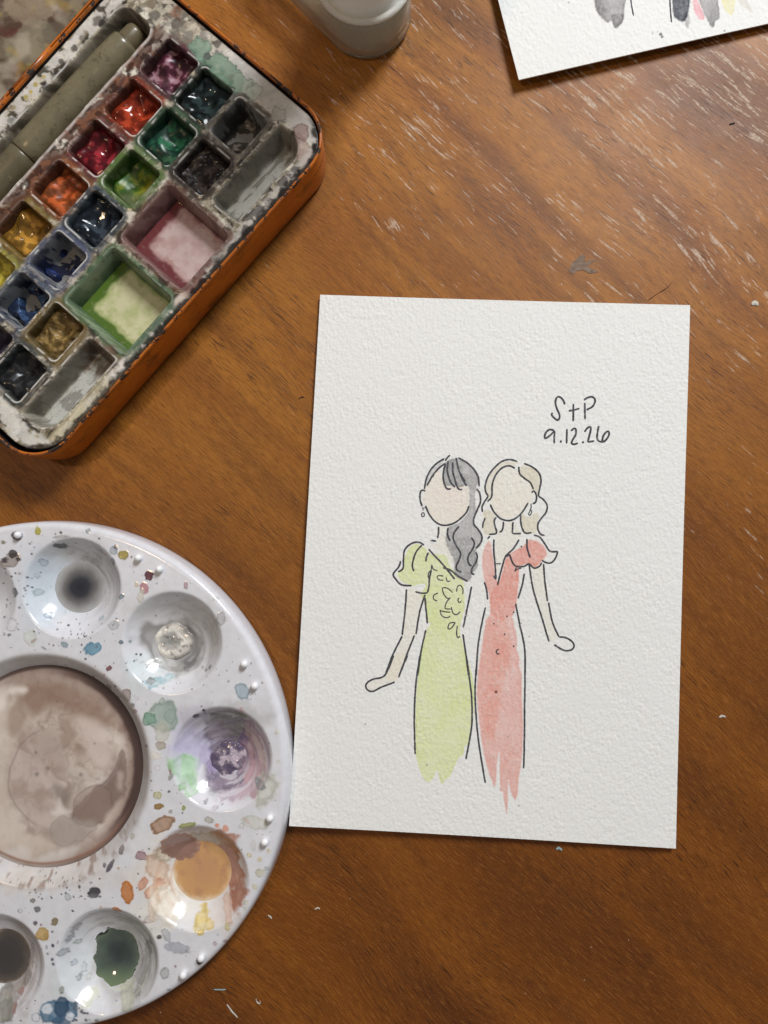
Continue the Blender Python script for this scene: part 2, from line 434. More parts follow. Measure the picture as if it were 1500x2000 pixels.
cd1.wash(A((842,240),(900,162),(980,132),(1038,142),(1020,165),(960,165),(900,205),(872,290),(866,360),(846,388),(828,320)), BL, 0.55, 0.1, lab=7, seed=8)
cd1.wash(A((1060,165),(1130,178),(1183,225),(1183,310),(1168,375),(1142,330),(1105,265),(1058,232)), BL, 0.8, 0.15, lab=7, seed=9)
cd1.wash(A((818,462),(880,470),(888,540),(893,600),(822,612),(815,540)), BL, 0.75, 0.15, lab=7, seed=10)
cd1.wash(A((1062,485),(1110,500),(1168,470),(1165,590),(1085,600),(1066,560)), BL, 0.85, 0.15, lab=7, seed=11)
# grey hair
cd1.wash(A((560,122),(540,160),(490,225),(447,295),(432,305),(445,230),(490,170)), HG, 0.35, 0.1, lab=4, seed=12)
cd1.wash(A((585,130),(650,115),(700,140),(760,190),(785,260),(768,312),(762,400),(768,460),(750,510),(755,560),(802,605),(800,680),(762,722),(780,820),(742,862),(728,912),(690,910),(632,880),(620,780),(580,700),(568,620),(585,565),(650,540),(700,490),(719,430),(717,300),(690,297),(650,305),(612,292),(572,295),(550,240),(556,160)), HG, 0.75, 0.25, lab=4, seed=13, col2=wc(172,171,173))
cd1.wash(A((600,690),(650,640),(740,640),(775,740),(770,820),(725,905),(690,905),(636,876),(624,780)), wc(182,182,183), 0.6, 0.1, 0.9, lab=4, seed=14)
cd1.wash(A((575,140),(640,130),(690,220),(700,292),(640,300),(572,290),(556,220)), wc(186,186,187), 0.6, 0.1, 0.5, lab=4, seed=15)
# dresses
cd1.wash(A((360,680),(400,680),(440,705),(470,742),(520,740),(575,755),(588,800),(625,850),(682,920))
  + B((690,460),(692,560),(662,690),(682,800),(718,940)) + C_((708,20),(745,150),(755,330),(722,560),(690,590),(680,650),(650,665),(600,775),(570,800),(545,832),(526,800),(518,752),(505,745),(486,795),(455,820),(420,790),(388,700),(372,600),(372,350),(395,60))
  + B((388,985),(412,830),(448,692),(476,662),(446,640),(442,560),(408,470),(440,412),(400,400),(362,412),(300,395),(266,362),(256,330),(290,305),(300,230),(330,170)), GR, 0.92, 0.22, lab=2, seed=16, col2=wc(208,214,174), warp=0.25)
cd1.wash(A((850,655),(866,700),(882,800),(895,895),(915,925),(940,860),(965,762),(1010,722),(1070,690),(1110,650),(1135,648),(1200,680),(1230,740),(1192,790),(1150,826),(1110,802),(1052,830),(1048,900))
  + B((1044,400),(1038,470),(1028,560),(1005,610),(1012,650),(1035,760),(1032,830),(1055,900),(1060,980)) + C_((1050,30),(1048,70),(1065,120),(1062,200),(1072,470),(1062,680),(1042,800),(1035,900),(1015,935),(990,880),(976,805),(970,950),(965,1032),(947,950),(936,880),(921,870),(918,640),(911,632),(902,700),(890,850),(870,820),(830,700),(792,480),(772,250),(785,20))
  + B((778,980),(802,830),(828,650),(856,600),(852,480),(822,380),(806,270),(815,180)), wc(214,178,174), 0.95, 0.2, lab=3, seed=17, col2=wc(212,170,164), warp=0.22)
cd1.wash(B((1000,230),(1050,180),(1110,130),(1180,130),(1222,200),(1190,255),(1150,285),(1110,268),(1048,290),(1040,400),(1020,560),(960,640),(870,600),(862,480),(900,400),(950,250)), wc(216,190,185), 0.65, 0.15, 0.5, lab=3, seed=18)
cd1.wash(B((860,620),(950,640),(990,760),(980,1000)) + C_((960,100),(900,420),(880,560),(830,520),(795,380),(785,120)) + B((785,980),(812,800)), wc(217,196,190), 0.6, 0.1, 1.0, lab=3, seed=19)
for q in [(46, 442, 'C'), (445, 710, 'C'), (975, 530, 'C'), (1043, 975, 'C'), (1060, 660, 'B'), (1115, 745, 'B')]:
    p = {'B': B, 'C': C_}[q[2]]((q[0], q[1]))[0]; cd1.speck(p[0], p[1], 0.22, lin(110, 108, 104))
p = C_((897, 238))[0]; cd1.speck(p[0], p[1], 0.5, lin(120, 70, 66))
cd1.build(card_o, {0: ('paper_sheet', None), 2: ('green_dress_wash', 'pale green watercolour wash of the dress on the left'), 3: ('red_dress_wash', 'coral red watercolour wash of the dress on the right'),
    4: ('grey_hair_wash', 'dark grey watercolour wash of the long hair'), 5: ('skin_wash', 'pale skin wash of the woman in green'), 6: ('skin_wash', 'pale skin wash of the woman in red'), 7: ('blond_hair_wash', 'pale beige wash of the wavy hair')})
LW = 0.6
def S(z, *p, w=LW):
    S.n += 1; return (z(*p), w, S.n*1.37)
S.n = 0
left = [
 S(A,(598,95),(578,113),(565,135)), S(A,(560,118),(510,150),(465,200),(440,260),(430,318)), S(A,(564,150),(520,185),(480,235),(447,295)), S(A,(560,152),(505,200),(486,240),w=0.35),
 S(A,(568,150),(555,200),(552,240),(562,290),(578,315),(605,315)), S(A,(585,135),(578,190),(588,240),(605,280),(632,305)), S(A,(615,140),(615,200),(628,250),(640,295),(655,318),(678,320)), S(A,(636,112),(645,160),(660,210),(685,265),(708,298)), S(A,(668,215),(680,240),(697,268),w=0.4),
 S(A,(650,112),(700,140),(750,185),(780,240),(787,300)), S(A,(768,315),(790,345),(795,400),(775,450),(752,510),(755,550),(780,580),(803,620),(800,660),(765,705)),
 S(A,(437,332),(415,325),(402,345),(402,390),(415,430)), S(A,(420,432),(422,458),w=0.4), S(A,(425,440),(440,440),w=0.4), S(A,(422,468),(411,480),(415,497),(428,492),(428,475),(422,468),w=0.4),
 S(A,(437,425),(455,470),(490,520),(530,547),(570,553),(620,540),(670,505),(705,465),(720,425)), S(A,(522,562),(522,600),(516,638)), S(A,(470,652),(508,656)),
 S(A,(585,568),(580,610),(598,657)), S(A,(655,560),(625,600),(618,640),(640,690),(665,735),(655,780),(638,820),(645,848),(672,857)), S(A,(735,632),(755,665),(745,705),(720,745),(713,780),(725,810),(740,817)), S(A,(765,728),(775,760),(762,800),(742,830),(738,865),(757,873)),
 S(A,(428,683),(400,665),(360,665),(320,690),(298,725),(293,780),(290,835),(258,857)), S(A,(275,785),(262,825),(228,868),(240,900),(280,940),(348,945)), S(A,(415,682),(380,720),(358,775),(352,820),(362,853)), S(A,(455,730),(443,760),(440,790)),
 S(A,(457,707),(500,755),(560,820),(628,905)), S(A,(550,828),(600,845),(650,885),(712,918)), S(A,(478,808),(488,838),(515,848),w=0.4), S(A,(476,812),(474,845),(458,860),(455,890),(470,902),w=0.4), S(A,(475,845),(462,900),(460,950),(450,990)), S(A,(370,985),(410,995),(452,992)),
 S(B,(313,435),(305,560),(285,735)), S(B,(285,740),(230,850),(172,1000)), S(B,(435,470),(400,580),(375,730)), S(B,(365,735),(320,850),(265,1000)), S(B,(434,490),(440,570),(450,660)),
 S(B,(440,700),(410,830),(385,1000)), S(C_,(400,0),(375,180),(365,350),(365,500),(370,640)), S(B,(738,418),(715,530),(683,685)), S(B,(680,728),(700,860),(718,1000)), S(C_,(702,0),(730,200),(740,350),(735,480),(715,590),(700,675)),
 S(C_,(230,0),(172,127),(90,155),(52,185),(58,220),(95,232),(150,205),(238,172)), S(C_,(320,0),(285,80),(263,143)),
 S(B,(555,350),(520,348),(512,360),(530,375),(555,377),w=0.38), S(B,(570,355),(580,385),(600,380),w=0.38), S(B,(520,460),(492,475),(490,500),(515,513),w=0.38), S(B,(615,460),(580,430),(548,428),(555,465),(580,497),(600,490),w=0.38), S(B,(600,490),(575,520),(565,560),(605,565),w=0.38), S(B,(605,550),(615,590),(640,602),(665,580),w=0.38), S(B,(640,455),(645,420),(665,412),(682,440),(678,470),w=0.38), S(B,(655,490),(648,510),(660,525),(672,510),w=0.38), S(B,(530,572),(550,580),(600,587),w=0.38), S(B,(530,572),(545,610),(580,622),(600,608),w=0.38), S(B,(632,652),(595,658),(583,690),(600,693),(632,655),w=0.42), S(B,(645,672),(640,720),(648,752),(662,738),w=0.42)]
right = [
 S(A,(840,398),(868,365),(872,290),(895,225),(935,180),(980,165),(1020,182)), S(A,(1037,137),(985,125),(930,140),(875,190),(840,245),(825,300),(832,340),(843,365),(820,400),(805,435),(808,468)),
 S(A,(1045,170),(1050,215),(1080,245),(1120,275),(1140,320)), S(A,(1078,150),(1130,172),(1175,210),(1190,260),(1182,310),(1175,360),(1205,385),(1230,425),(1222,470),(1190,510),(1170,545),(1172,585),(1190,612),(1215,618)),
 S(A,(1128,340),(1145,330),(1160,360),(1155,400),(1135,412)), S(A,(1125,410),(1125,440),(1115,465),(1108,480),(1118,487),(1130,465),(1122,450),w=0.4), S(A,(858,417),(880,460),(920,505),(970,522),(1020,510),(1070,465),(1107,405)),
 S(A,(827,503),(812,540),(810,573)), S(A,(900,498),(885,525),(890,560),(900,590),(893,608),(850,612)), S(A,(858,622),(840,643)), S(A,(945,528),(942,565),(933,590),(918,598)), S(A,(1008,530),(1005,570),(1008,605),(1060,606)), S(A,(1058,485),(1058,530),(1070,580),(1090,603),(1130,600)),
 S(A,(883,643),(882,720),(890,800),(897,905)), S(A,(880,880),(890,895),(897,908)), S(A,(893,805),(930,803),w=0.4), S(A,(1048,645),(1010,705),(960,755),(935,830),(907,943)),
 S(A,(985,745),(1005,795),(1030,820),(1080,820),(1112,805),(1145,832),(1180,820),(1195,795)), S(A,(990,742),(978,748),(960,756)), S(A,(1098,640),(1100,700),(1120,765)), S(A,(1143,617),(1180,630),(1215,675),(1250,722),(1300,722)), S(A,(1300,722),(1283,770),(1255,798),(1220,795),(1195,780)), S(A,(1030,825),(1018,855),(1035,840),(1065,832),w=0.38),
 S(B,(820,388),(835,440),(842,505)), S(B,(828,553),(800,680),(778,820),(767,1000)), S(C_,(775,0),(760,200),(765,380),(785,580),(825,828)), S(B,(1082,333),(1065,420),(1040,498)), S(B,(1025,530),(1050,660),(1083,820),(1085,1000)), S(C_,(1088,0),(1083,300),(1080,550),(1075,735)),
 S(B,(1113,275),(1140,440),(1195,620),(1243,780)), S(B,(1207,270),(1215,380),(1233,515)), S(B,(1240,522),(1265,650),(1308,748)), S(B,(1308,748),(1350,752),(1395,780),(1405,810),(1385,832),(1340,835),(1275,798)),
 S(B,(915,825),(898,840),(905,858),(922,855),w=0.42)] + [S(B,q,w=0.55) for q in ((1012,587),(968,613),(883,660),(952,730),(1012,808),(1062,158))]
ribbon(cd1, left, 'figure_outline', card_o, 'black pen outline of the woman in green')
ribbon(cd1, right, 'figure_outline', card_o, 'black pen outline of the woman in red')
TW = 0.66
ribbon(cd1, [S(D,(552,300),(535,250),(505,205),(460,183),(425,210),(415,280),(435,360),(468,430),(475,490),(450,525),(400,500),(358,450),(375,418),w=TW), S(D,(677,285),(675,420),(675,545),w=TW), S(D,(605,392),(680,380),(768,352),w=TW*.9), S(D,(845,270),(845,400),(850,515),w=TW), S(D,(830,235),(890,195),(950,185),(990,215),(990,270),(950,335),(865,378),w=TW)], 'initials_lettering', card_o, 'handwritten initials S+P')
ribbon(cd1, [S(D,(400,680),(330,665),(275,710),(255,780),(280,790),(340,745),(395,690),w=TW), S(D,(402,680),(397,780),(398,870),w=TW), S(D,(493,840),w=0.75), S(D,(583,655),(580,770),(578,870),w=TW), S(D,(640,685),(690,645),(715,670),(710,740),(670,810),(650,865),(690,880),(745,865),w=TW), S(D,(818,852),w=0.75), S(D,(840,700),(885,640),(930,630),(925,700),(905,780),(890,840),(940,840),(985,830),w=TW), S(D,(1052,610),(1035,690),(1025,770),(1040,825),(1090,845),(1130,840),w=TW), S(D,(1100,845),(1110,770),(1150,710),(1190,690),(1200,740),(1160,810),(1115,850),w=TW)], 'date_lettering', card_o, 'handwritten date 9.12.26')

# second card, only its near corner in view
ZC = 3.0
k0 = un(1013, 158, 3.2); eL = un(973, 0, 3.2)-k0; eL /= np.hypot(*eL); eB = un(1500, 44, 3.2)-k0; eB /= np.hypot(*eB)
c2 = [k0+eL*127, k0+eL*127+eB*178, k0+eB*178, k0]
def zc2(S_, T_): return 0.8 + 2.5*np.exp(-(S_*1.6)**2)*(1-0.7*T_) + 0.5*(1-T_)**2
card2_o = empty('watercolour_card', (*(k0+eL*60+eB*80), 0), 'white textured card with grey, pink and yellow brush strokes, cut off at the far corner', 'card')
cd2 = Card(c2, zc2, 0.36, 33, None)
E6 = zone(900, 0, 2.5)
G1 = wc(120, 118, 120); G2 = wc(164, 162, 164)
cd2.wash(E6((650,-60),(800,-60),(798,40),(792,100),(752,142),(735,105),(712,112),(672,72),(655,25)), G1, 0.85, 0.25, lab=2, seed=1, col2=G2)
cd2.wash(E6((735,78),(792,70),(790,110),(755,142)), G2, 0.5, 0.2, lab=2, seed=2)
cd2.wash(E6((1040,-60),(1118,-60),(1112,60),(1090,105),(1050,90),(1036,60)), wc(92, 94, 102), 0.9, 0.25, lab=2, seed=3)
cd2.wash(E6((1090,60),(1116,70),(1112,138),(1095,120)), G2, 0.6, 0.2, lab=2, seed=4)
cd2.wash(E6((1130,-50),(1165,20),(1190,85),(1165,92),(1140,50)), wc(218, 172, 180), 0.9, 0.2, lab=3, seed=5)
cd2.wash(E6((1155,-60),(1240,-60),(1265,80),(1245,100),(1228,136),(1195,80),(1170,20)), G1, 0.8, 0.2, lab=2, seed=6, col2=G2)
cd2.wash(E6((1265,-60),(1340,-60),(1330,65),(1290,42)), wc(214, 208, 172), 0.8, 0.2, lab=4, seed=7)
cd2.wash(E6((1350,-60),(1395,-10),(1432,65),(1400,40),(1362,10)), wc(205, 200, 196), 0.8, 0.2, lab=2, seed=8)
for (x, y, r) in ((975, 170, .55), (982, 182, .45), (935, 165, .2), (1288, 150, .3), (527, 14, .25), (960, 158, .18)):
    p = E6((x, y))[0]; cd2.speck(p[0], p[1], r, lin(120, 118, 120))
cd2.build(card2_o, {0: ('paper_sheet', None), 2: ('grey_brush_stroke', 'grey watercolour strokes'), 3: ('pink_brush_stroke', 'pink watercolour stroke'), 4: ('yellow_brush_stroke', 'pale yellow watercolour stroke')})
ribbon(cd2, [S(E6,(826,-60),(832,20),(843,80),w=0.5), S(E6,(1018,-60),(1022,30),(1028,110),w=0.5)], 'ink_line', card2_o)
ZC = 1.2

# ------------------------------------------------------------------ round palette
PC0 = np.array([-123.7, -71.6]); PT = 9.0
pal_o = empty('paint_palette', (PC0[0], PC0[1], 0), 'round white plastic paint palette with bowl wells, splattered with dried paint', 'palette')
wells = [un(140, 1148, 9), un(336, 1255, 9), un(432, 1482, 9), un(385, 1716, 9), un(210, 1878, 9), un(-12, 1888, 9)]
for k in range(4):
    a = math.radians(-137+(-36)*k); wells.append(PC0+61.5*np.array([math.cos(a), math.sin(a)]))
wells = np.array(wells); WR = 16.4; WD = 8.5; RS = (WR*WR+WD*WD)/(2*WD)
CW = PC0+np.array([-0.5, 0.8])
def zpal(x, y):
    z = np.zeros(np.shape(x))
    for c in wells:
        r = np.hypot(x-c[0], y-c[1]); b = -(np.sqrt(np.maximum(RS*RS-r*r, 0.01))-(RS-WD))
        z = smin(z, np.where(r < WR*1.25, b, 5), 0.9)
    r = np.hypot(x-CW[0], y-CW[1])
    b = smax((r-37.2)*1.25, -6.8 + 0*r, 1.6); z = smin(z, b, 1.1)
    return z + PT
th = np.concatenate([np.linspace(-115, 100, 820, endpoint=False), np.linspace(100, 245, 190, endpoint=False)])*np.pi/180
rr = np.concatenate([[0.02], np.linspace(0.4, 79.0, 300)])
TH, RR = np.meshgrid(th, rr, indexing='ij')
PX = PC0[0]+RR*np.cos(TH); PY = PC0[1]+RR*np.sin(TH); PZ = zpal(PX, PY)
rim = [(79.5, PT+.02), (80.1, PT-.03), (80.7, PT-.25), (81.2, PT-.65), (81.6, PT-1.3), (81.9, PT-2.2), (82.1, PT-3.6), (82.3, PT-6), (82.5, 0.9), (82.3, 0.35), (80.5, 0.35), (80.2, PT-3)]
ex = np.stack([np.stack([PC0[0]+r*np.cos(th), PC0[1]+r*np.sin(th), np.full(th.shape, z)], -1) for r, z in rim], 1)
PV = np.concatenate([np.stack([PX, PY, PZ], -1), ex], 1); nth, nr = PV.shape[:2]
PCx, PCy, PCz = PV[..., 0], PV[..., 1], PV[..., 2]
PW = lin(226, 225, 229, 0.97)
Cp = np.ones((nth, nr, 4)); Cp[..., :3] = PW; Cp[..., 3] = 1.0
Cp[..., :3] *= (1+0.012*fbm(PCx/9, PCy/9, 3, 71))[..., None]
def surf(x, y, hf, z0):
    z = z0
    for _ in range(6):
        p = un(x, y, z); z = float(hf(np.array([p[0]]), np.array([p[1]]))[0])
    return p
PXMM = 5.8/0.964
def blob(x, y, rx, ry, col, rot=0, alpha=0.9, edge=0.5, amp=0.22, seed=None, hf=zpal, z0=PT, soft=0.10, Cx=None, wet=None, ring=False, world=None, X=None, Y=None):
    """one paint mark, measured in photo pixels, laid on the surface"""
    C = Cp if Cx is None else Cx; X = PCx if X is None else X; Y = PCy if Y is None else Y
    p = world if world is not None else surf(x, y, hf, z0)
    rx, ry = rx/PXMM, ry/PXMM; R = max(rx, ry)*1.6+0.3
    m = (np.abs(X-p[0]) < R) & (np.abs(Y-p[1]) < R)
    if not m.any(): return
    dx = X[m]-p[0]; dy = Y[m]-p[1]; a = math.radians(rot); ca, sa = math.cos(a), math.sin(a)
    ux = (dx*ca+dy*sa)/rx; uy = (-dx*sa+dy*ca)/ry
    sd = seed if seed is not None else int(abs(x*7+y*13)) % 997
    s = max(min(rx, ry), 0.35)
    d = np.hypot(ux, uy) - 1 + amp*fbm(dx/s*0.9+sd, dy/s*0.9, 3, sd)*1.6
    w = max(soft, 0.12/s)
    if ring: al = np.exp(-(d/max(0.1, 0.14/s))**2)
    else: al = sst(w, -w, d)
    kk = np.asarray(col, float)
    ed = np.exp(-((d+1.3*w)/(1.1*w))**2)*edge
    tex = 1+0.18*fbm(dx/s*1.3, dy/s*1.3+sd, 2, sd+5)
    cc_ = kk[None]*(1-0.55*ed[:, None])*tex[:, None]
    aa = np.clip(al*(alpha+0.3*ed), 0, 1)[:, None]
    if C is Cp and edge > .05: PCz[m] += (al*(.04+.07*ed))*min(1, s)
    Q = C[m]; Q[:, :3] = Q[:, :3]*(1-aa)+cc_*aa
    if wet is not None: Q[:, 3] = Q[:, 3]*(1-aa[:, 0])+wet*aa[:, 0]
    C[m] = Q
def q(r, g, b):
    m = .3*r+.5*g+.2*b; return lin(*(m+(v-m)*.85 for v in (r, g, b)), 1.06)
# faint tints first, among them grey shade painted on the wells' upper right walls
for x, y, rx, ry, c, al in [(110,1150,60,70,(200,214,226),.55),(100,1120,40,40,(190,205,215),.4),(195,1120,34,60,(178,178,176),.5),(150,1075,60,22,(190,190,188),.5),
   (345,1200,80,40,(196,192,188),.5),(400,1240,34,60,(186,180,176),.5),(290,1300,40,40,(205,220,222),.5),
   (378,1450,40,50,(200,196,222),.7),(400,1400,60,30,(185,180,186),.6),(480,1400,50,30,(176,172,168),.6),
   (300,1700,40,60,(232,222,206),.5),(330,1760,60,50,(236,230,214),.5),(440,1770,30,40,(222,205,190),.5),
   (270,1850,40,60,(178,178,176),.6),(240,1800,60,18,(180,178,174),.5),(150,1890,40,60,(206,216,218),.5),
   (40,1830,40,40,(170,160,154),.6),(60,1900,20,60,(186,176,170),.6),
   (258,1560,18,70,(196,182,174),.5),(150,1705,120,26,(214,202,192),.5),(30,1725,60,18,(222,210,196),.6),(180,1330,90,30,(200,196,192),.25)]:
    blob(x, y, rx, ry, q(*c), 0, al, 0.05, 0.5, soft=0.55)
ST = [ # x y rx ry colour rot alpha edge
 (74,1037,6,8,(176,168,40),0,.9,.6),(8,1059,4,4,(112,96,52),0,.9,.4),(33,1047,11,8,(62,52,62),0,.85,.3),(119,1040,3,3,(95,95,98),0,.9,.3),(108,1043,1.6,1.6,(50,50,50),0,.9,0),(172,1037,4.5,4.5,(156,164,164),0,.8,.6),(194,1052,2.2,2.2,(50,48,52),0,.9,0),
 (20,1094,20,13,(150,134,124),20,.8,.5),(26,1082,9,8,(60,55,54),0,.9,.2),(10,1094,7,5,(66,56,56),30,.9,.2),(36,1092,5,4,(72,60,62),0,.9,.2),(5,1105,8,7,(196,184,170),0,.7,.5),(62,1082,2.2,2,(60,58,60),0,.9,0),(58,1062,2.2,2,(90,90,92),0,.9,0),
 (222,1075,7.5,8,(150,162,172),0,.8,.6),(226,1068,3.5,4,(70,74,80),0,.9,.1),(241,1085,10,9,(160,142,62),-20,.95,.6),(221,1096,5,7,(150,150,158),10,.9,.1),(291,1124,8.5,9,(92,30,50),20,.95,.4),(282,1149,8,12,(186,118,128),10,.85,.3),(275,1164,6,13,(202,196,180),-10,.75,.4),(267,1142,4,5,(206,190,160),0,.8,.4),
 (363,1143,4,7,(180,148,158),0,.85,.4),(237,1165,6,5,(120,138,146),30,.8,.5),(28,1157,9,9,(104,104,108),-30,.95,.2),(14,1123,2.4,2,(60,58,58),0,.9,0),(23,1126,2,2,(70,70,70),0,.9,0),(7,1139,2,2,(50,48,50),0,.9,0),(38,1120,3.5,2.6,(176,168,160),0,.8,.3),(14,1171,2.6,2.2,(110,108,106),0,.9,.2),(13,1183,3,3.4,(136,134,132),0,.8,.3),(38,1187,3,2.4,(130,128,126),0,.8,.3),
 (9,1205,2.6,2.4,(50,48,50),0,.9,0),(8,1239,2.6,3.4,(140,138,138),-20,.8,.4),(18,1240,2.6,3.4,(130,128,130),-30,.8,.4),(60,1246,13,16,(206,210,202),10,.7,.25),(65,1252,7,2.6,(176,150,140),40,.8,.2),(126,1259,9,5,(130,150,160),-25,.8,.3),(86,1266,6,2,(150,148,148),-30,.8,.1),(182,1267,17,12,(104,152,176),15,.92,.35),(167,1287,2.6,2.4,(110,110,116),0,.9,.3),(236,1254,4,4,(96,122,130),0,.85,.5),(254,1253,2.6,3,(130,150,156),0,.8,.3),
 (222,1221,11,9,(186,186,186),20,.7,.4),(213,1305,6,4.6,(126,66,72),30,.9,.3),(203,1318,2.6,1.8,(190,80,90),20,.9,.1),(213,1341,7.5,5,(126,106,100),-20,.9,.3),(247,1357,9,12,(156,136,130),10,.85,.6),(231,1362,4.2,4.2,(140,124,120),0,.85,.5),(259,1377,4.2,3.8,(118,106,104),20,.9,.3),(263,1389,5,4,(160,112,112),0,.85,.5),
 (432,1208,9,14,(182,176,178),-10,.75,.5),(420,1170,6,4,(200,198,196),20,.7,.4),(474,1350,12,17,(160,178,190),32,.85,.6),(512,1333,2.8,2.2,(168,168,168),0,.8,.4),(410,1303,3,5,(110,120,126),-30,.85,.3),(403,1309,2.2,3,(120,120,126),-30,.85,.3),(396,1303,3,3,(176,180,180),0,.8,.5),
 (315,1400,30,30,(158,176,164),0,.85,.35),(333,1398,12,14,(146,168,158),0,.5,.4),(292,1404,13,12,(130,170,146),20,.85,.6),(317,1369,5.5,7,(176,188,176),0,.8,.6),(318,1430,14,20,(196,194,176),0,.6,.25),(314,1456,10,8,(176,162,140),0,.75,.5),(286,1457,4,3.4,(60,55,58),0,.9,0),(300,1475,14,8,(222,214,196),0,.6,.2),
 (332,1499,3,11,(150,46,66),5,.9,.2),(334,1516,4,8,(150,150,140),-30,.8,.2),(308,1553,8.5,6.5,(192,186,140),-10,.85,.5),(310,1575,9,5.4,(156,116,46),5,.92,.4),(333,1585,3.8,3.6,(170,160,152),0,.8,.4),(359,1578,3.8,4.8,(156,160,76),0,.9,.3),(330,1546,2.6,2.4,(80,80,86),0,.9,0),
 (316,1610,24,13,(176,136,104),28,.88,.55),(366,1612,16,5,(156,160,80),12,.85,.4),(408,1601,8.5,6,(186,178,168),-15,.8,.6),(424,1612,4.4,4,(224,142,112),0,.9,.1),(441,1618,5.5,6,(222,146,116),0,.85,.2),(482,1603,3,10,(214,150,160),50,.8,.2),(497,1606,24,12,(204,204,190),-15,.65,.35),(472,1612,5,6,(206,206,200),0,.7,.6),
 (276,1671,12,8,(166,126,132),-10,.85,.5),(237,1660,5,9,(130,112,116),-15,.9,.4),(247,1638,3,5,(196,166,172),-15,.8,.3),(259,1633,4,6,(186,182,166),-10,.8,.5),(262,1605,3,6,(196,176,170),0,.7,.3),(215,1692,4.4,13,(96,88,98),-32,.95,.1),(204,1690,3.4,4.6,(80,78,84),0,.9,.1),(231,1696,3,2.6,(206,176,140),0,.8,.4),
 (249,1742,12,19,(206,122,50),8,.92,.4),(184,1743,12,9,(66,64,70),15,.95,.15),(182,1750,10,4,(120,118,116),0,.8,.4),(228,1777,10,6,(210,126,56),-10,.9,.4),(197,1772,3,2.8,(214,190,160),0,.8,.5),(64,1759,5.5,4.6,(130,128,122),0,.85,.4),(73,1776,6,5.6,(106,110,108),0,.9,.2),(40,1779,5,5,(196,198,200),0,.7,.5),
 (83,1825,13,13,(196,158,82),0,.9,.5),(91,1827,5,6,(176,140,76),0,.5,.6),(107,1800,6,7.4,(130,112,70),-15,.9,.3),(69,1803,4.4,4,(86,86,92),0,.9,.1),(103,1847,3,3.2,(66,70,86),0,.95,0),(102,1874,2.8,3,(70,78,96),0,.95,0),(104,1883,3,2.8,(106,112,128),0,.9,.2),(102,1820,2.4,2.4,(90,92,100),0,.9,0),(91,1850,2.4,4,(160,158,168),0,.8,.2),(113,1840,2,4,(176,174,182),-20,.8,.2),(93,1863,2.4,2.4,(130,130,140),0,.9,.1),
 (112,1976,34,20,(86,126,156),10,.85,.4),(121,1966,14,18,(48,80,112),0,.85,.3),(124,1992,20,12,(62,96,128),0,.8,.3),(92,1970,10,9,(212,220,228),0,.9,.1),(137,1985,8,8,(214,220,228),0,.9,.1),(100,1988,5,6,(80,120,150),30,.8,.3),
 (311,1830,5,4,(86,80,74),0,.95,.2),(325,1825,7,13,(184,186,188),30,.8,.5),(345,1851,25,10,(170,173,180),-8,.85,.15),(322,1900,8.5,11,(180,180,180),-20,.8,.6),(390,1878,5.5,6,(40,38,38),0,.95,0),(329,1934,3,2.6,(120,120,128),0,.9,.3),(420,1843,5,4,(190,160,166),0,.7,.3),(440,1840,4,4,(166,136,142),0,.8,.2),(292,1795,10,7,(206,190,184),20,.6,.7),(282,1801,5,3,(190,166,160),0,.8,.4),
 (487,1670,4.4,4.4,(226,208,160),0,.75,.7),(507,1678,4,4,(228,208,160),0,.75,.7),(525,1662,3.6,3.6,(228,210,170),0,.7,.6),(508,1705,9,7.5,(200,194,168),15,.8,.55),(520,1697,5,4,(176,178,176),0,.7,.3),(497,1732,4.6,5,(216,206,168),0,.75,.5),(480,1763,4.6,4.6,(212,204,172),0,.75,.5),(478,1774,3,3,(220,210,176),0,.75,.5),(444,1810,4.6,8,(208,192,130),10,.8,.5),(448,1800,4,4,(212,200,156),0,.75,.4),(541,1430,4,4,(226,216,190),0,.65,.6),(544,1487,3,3,(216,212,180),0,.65,.4),(495,1650,5,10,(204,204,196),0,.5,.2),
 (133,1751,6,7,(176,184,186),0,.6,.7),(155,1732,2.6,3.6,(90,90,96),0,.9,.1),(131,1734,1.8,1.8,(50,50,56),0,.9,0),(142,1779,2.6,1.6,(40,40,44),-20,.95,0),(178,1724,3,2.6,(166,168,172),0,.8,.4),
 (75,1920,9,3,(200,198,200),0,.6,.2),(120,1934,5,7,(150,152,144),0,.8,.3),(148,1959,3.4,3,(90,96,106),0,.9,.2),(160,1977,5,2.4,(80,86,98),-35,.9,.1),(168,1992,3,2.4,(86,92,104),-35,.9,.1),(189,1994,4,4,(140,142,136),0,.85,.4),(18,1975,14,12,(150,140,130),0,.85,.4),(28,1968,5,6,(170,130,120),0,.7,.3)]
for x, y, rx, ry, c, rot, al, ed in ST: blob(x, y, rx*1.06, ry*1.06, q(*c), rot, al, ed, 0.26)
for x, y, r, c in [(22,1220,12,(150,148,150)),(70,1987,8,(110,124,140)),(308,1500,5,(206,176,186)),(196,1347,3,(150,140,140)),(268,1364,3,(176,170,168))]: blob(x, y, r, r, q(*c), 0, .75, 0, .12, ring=True)
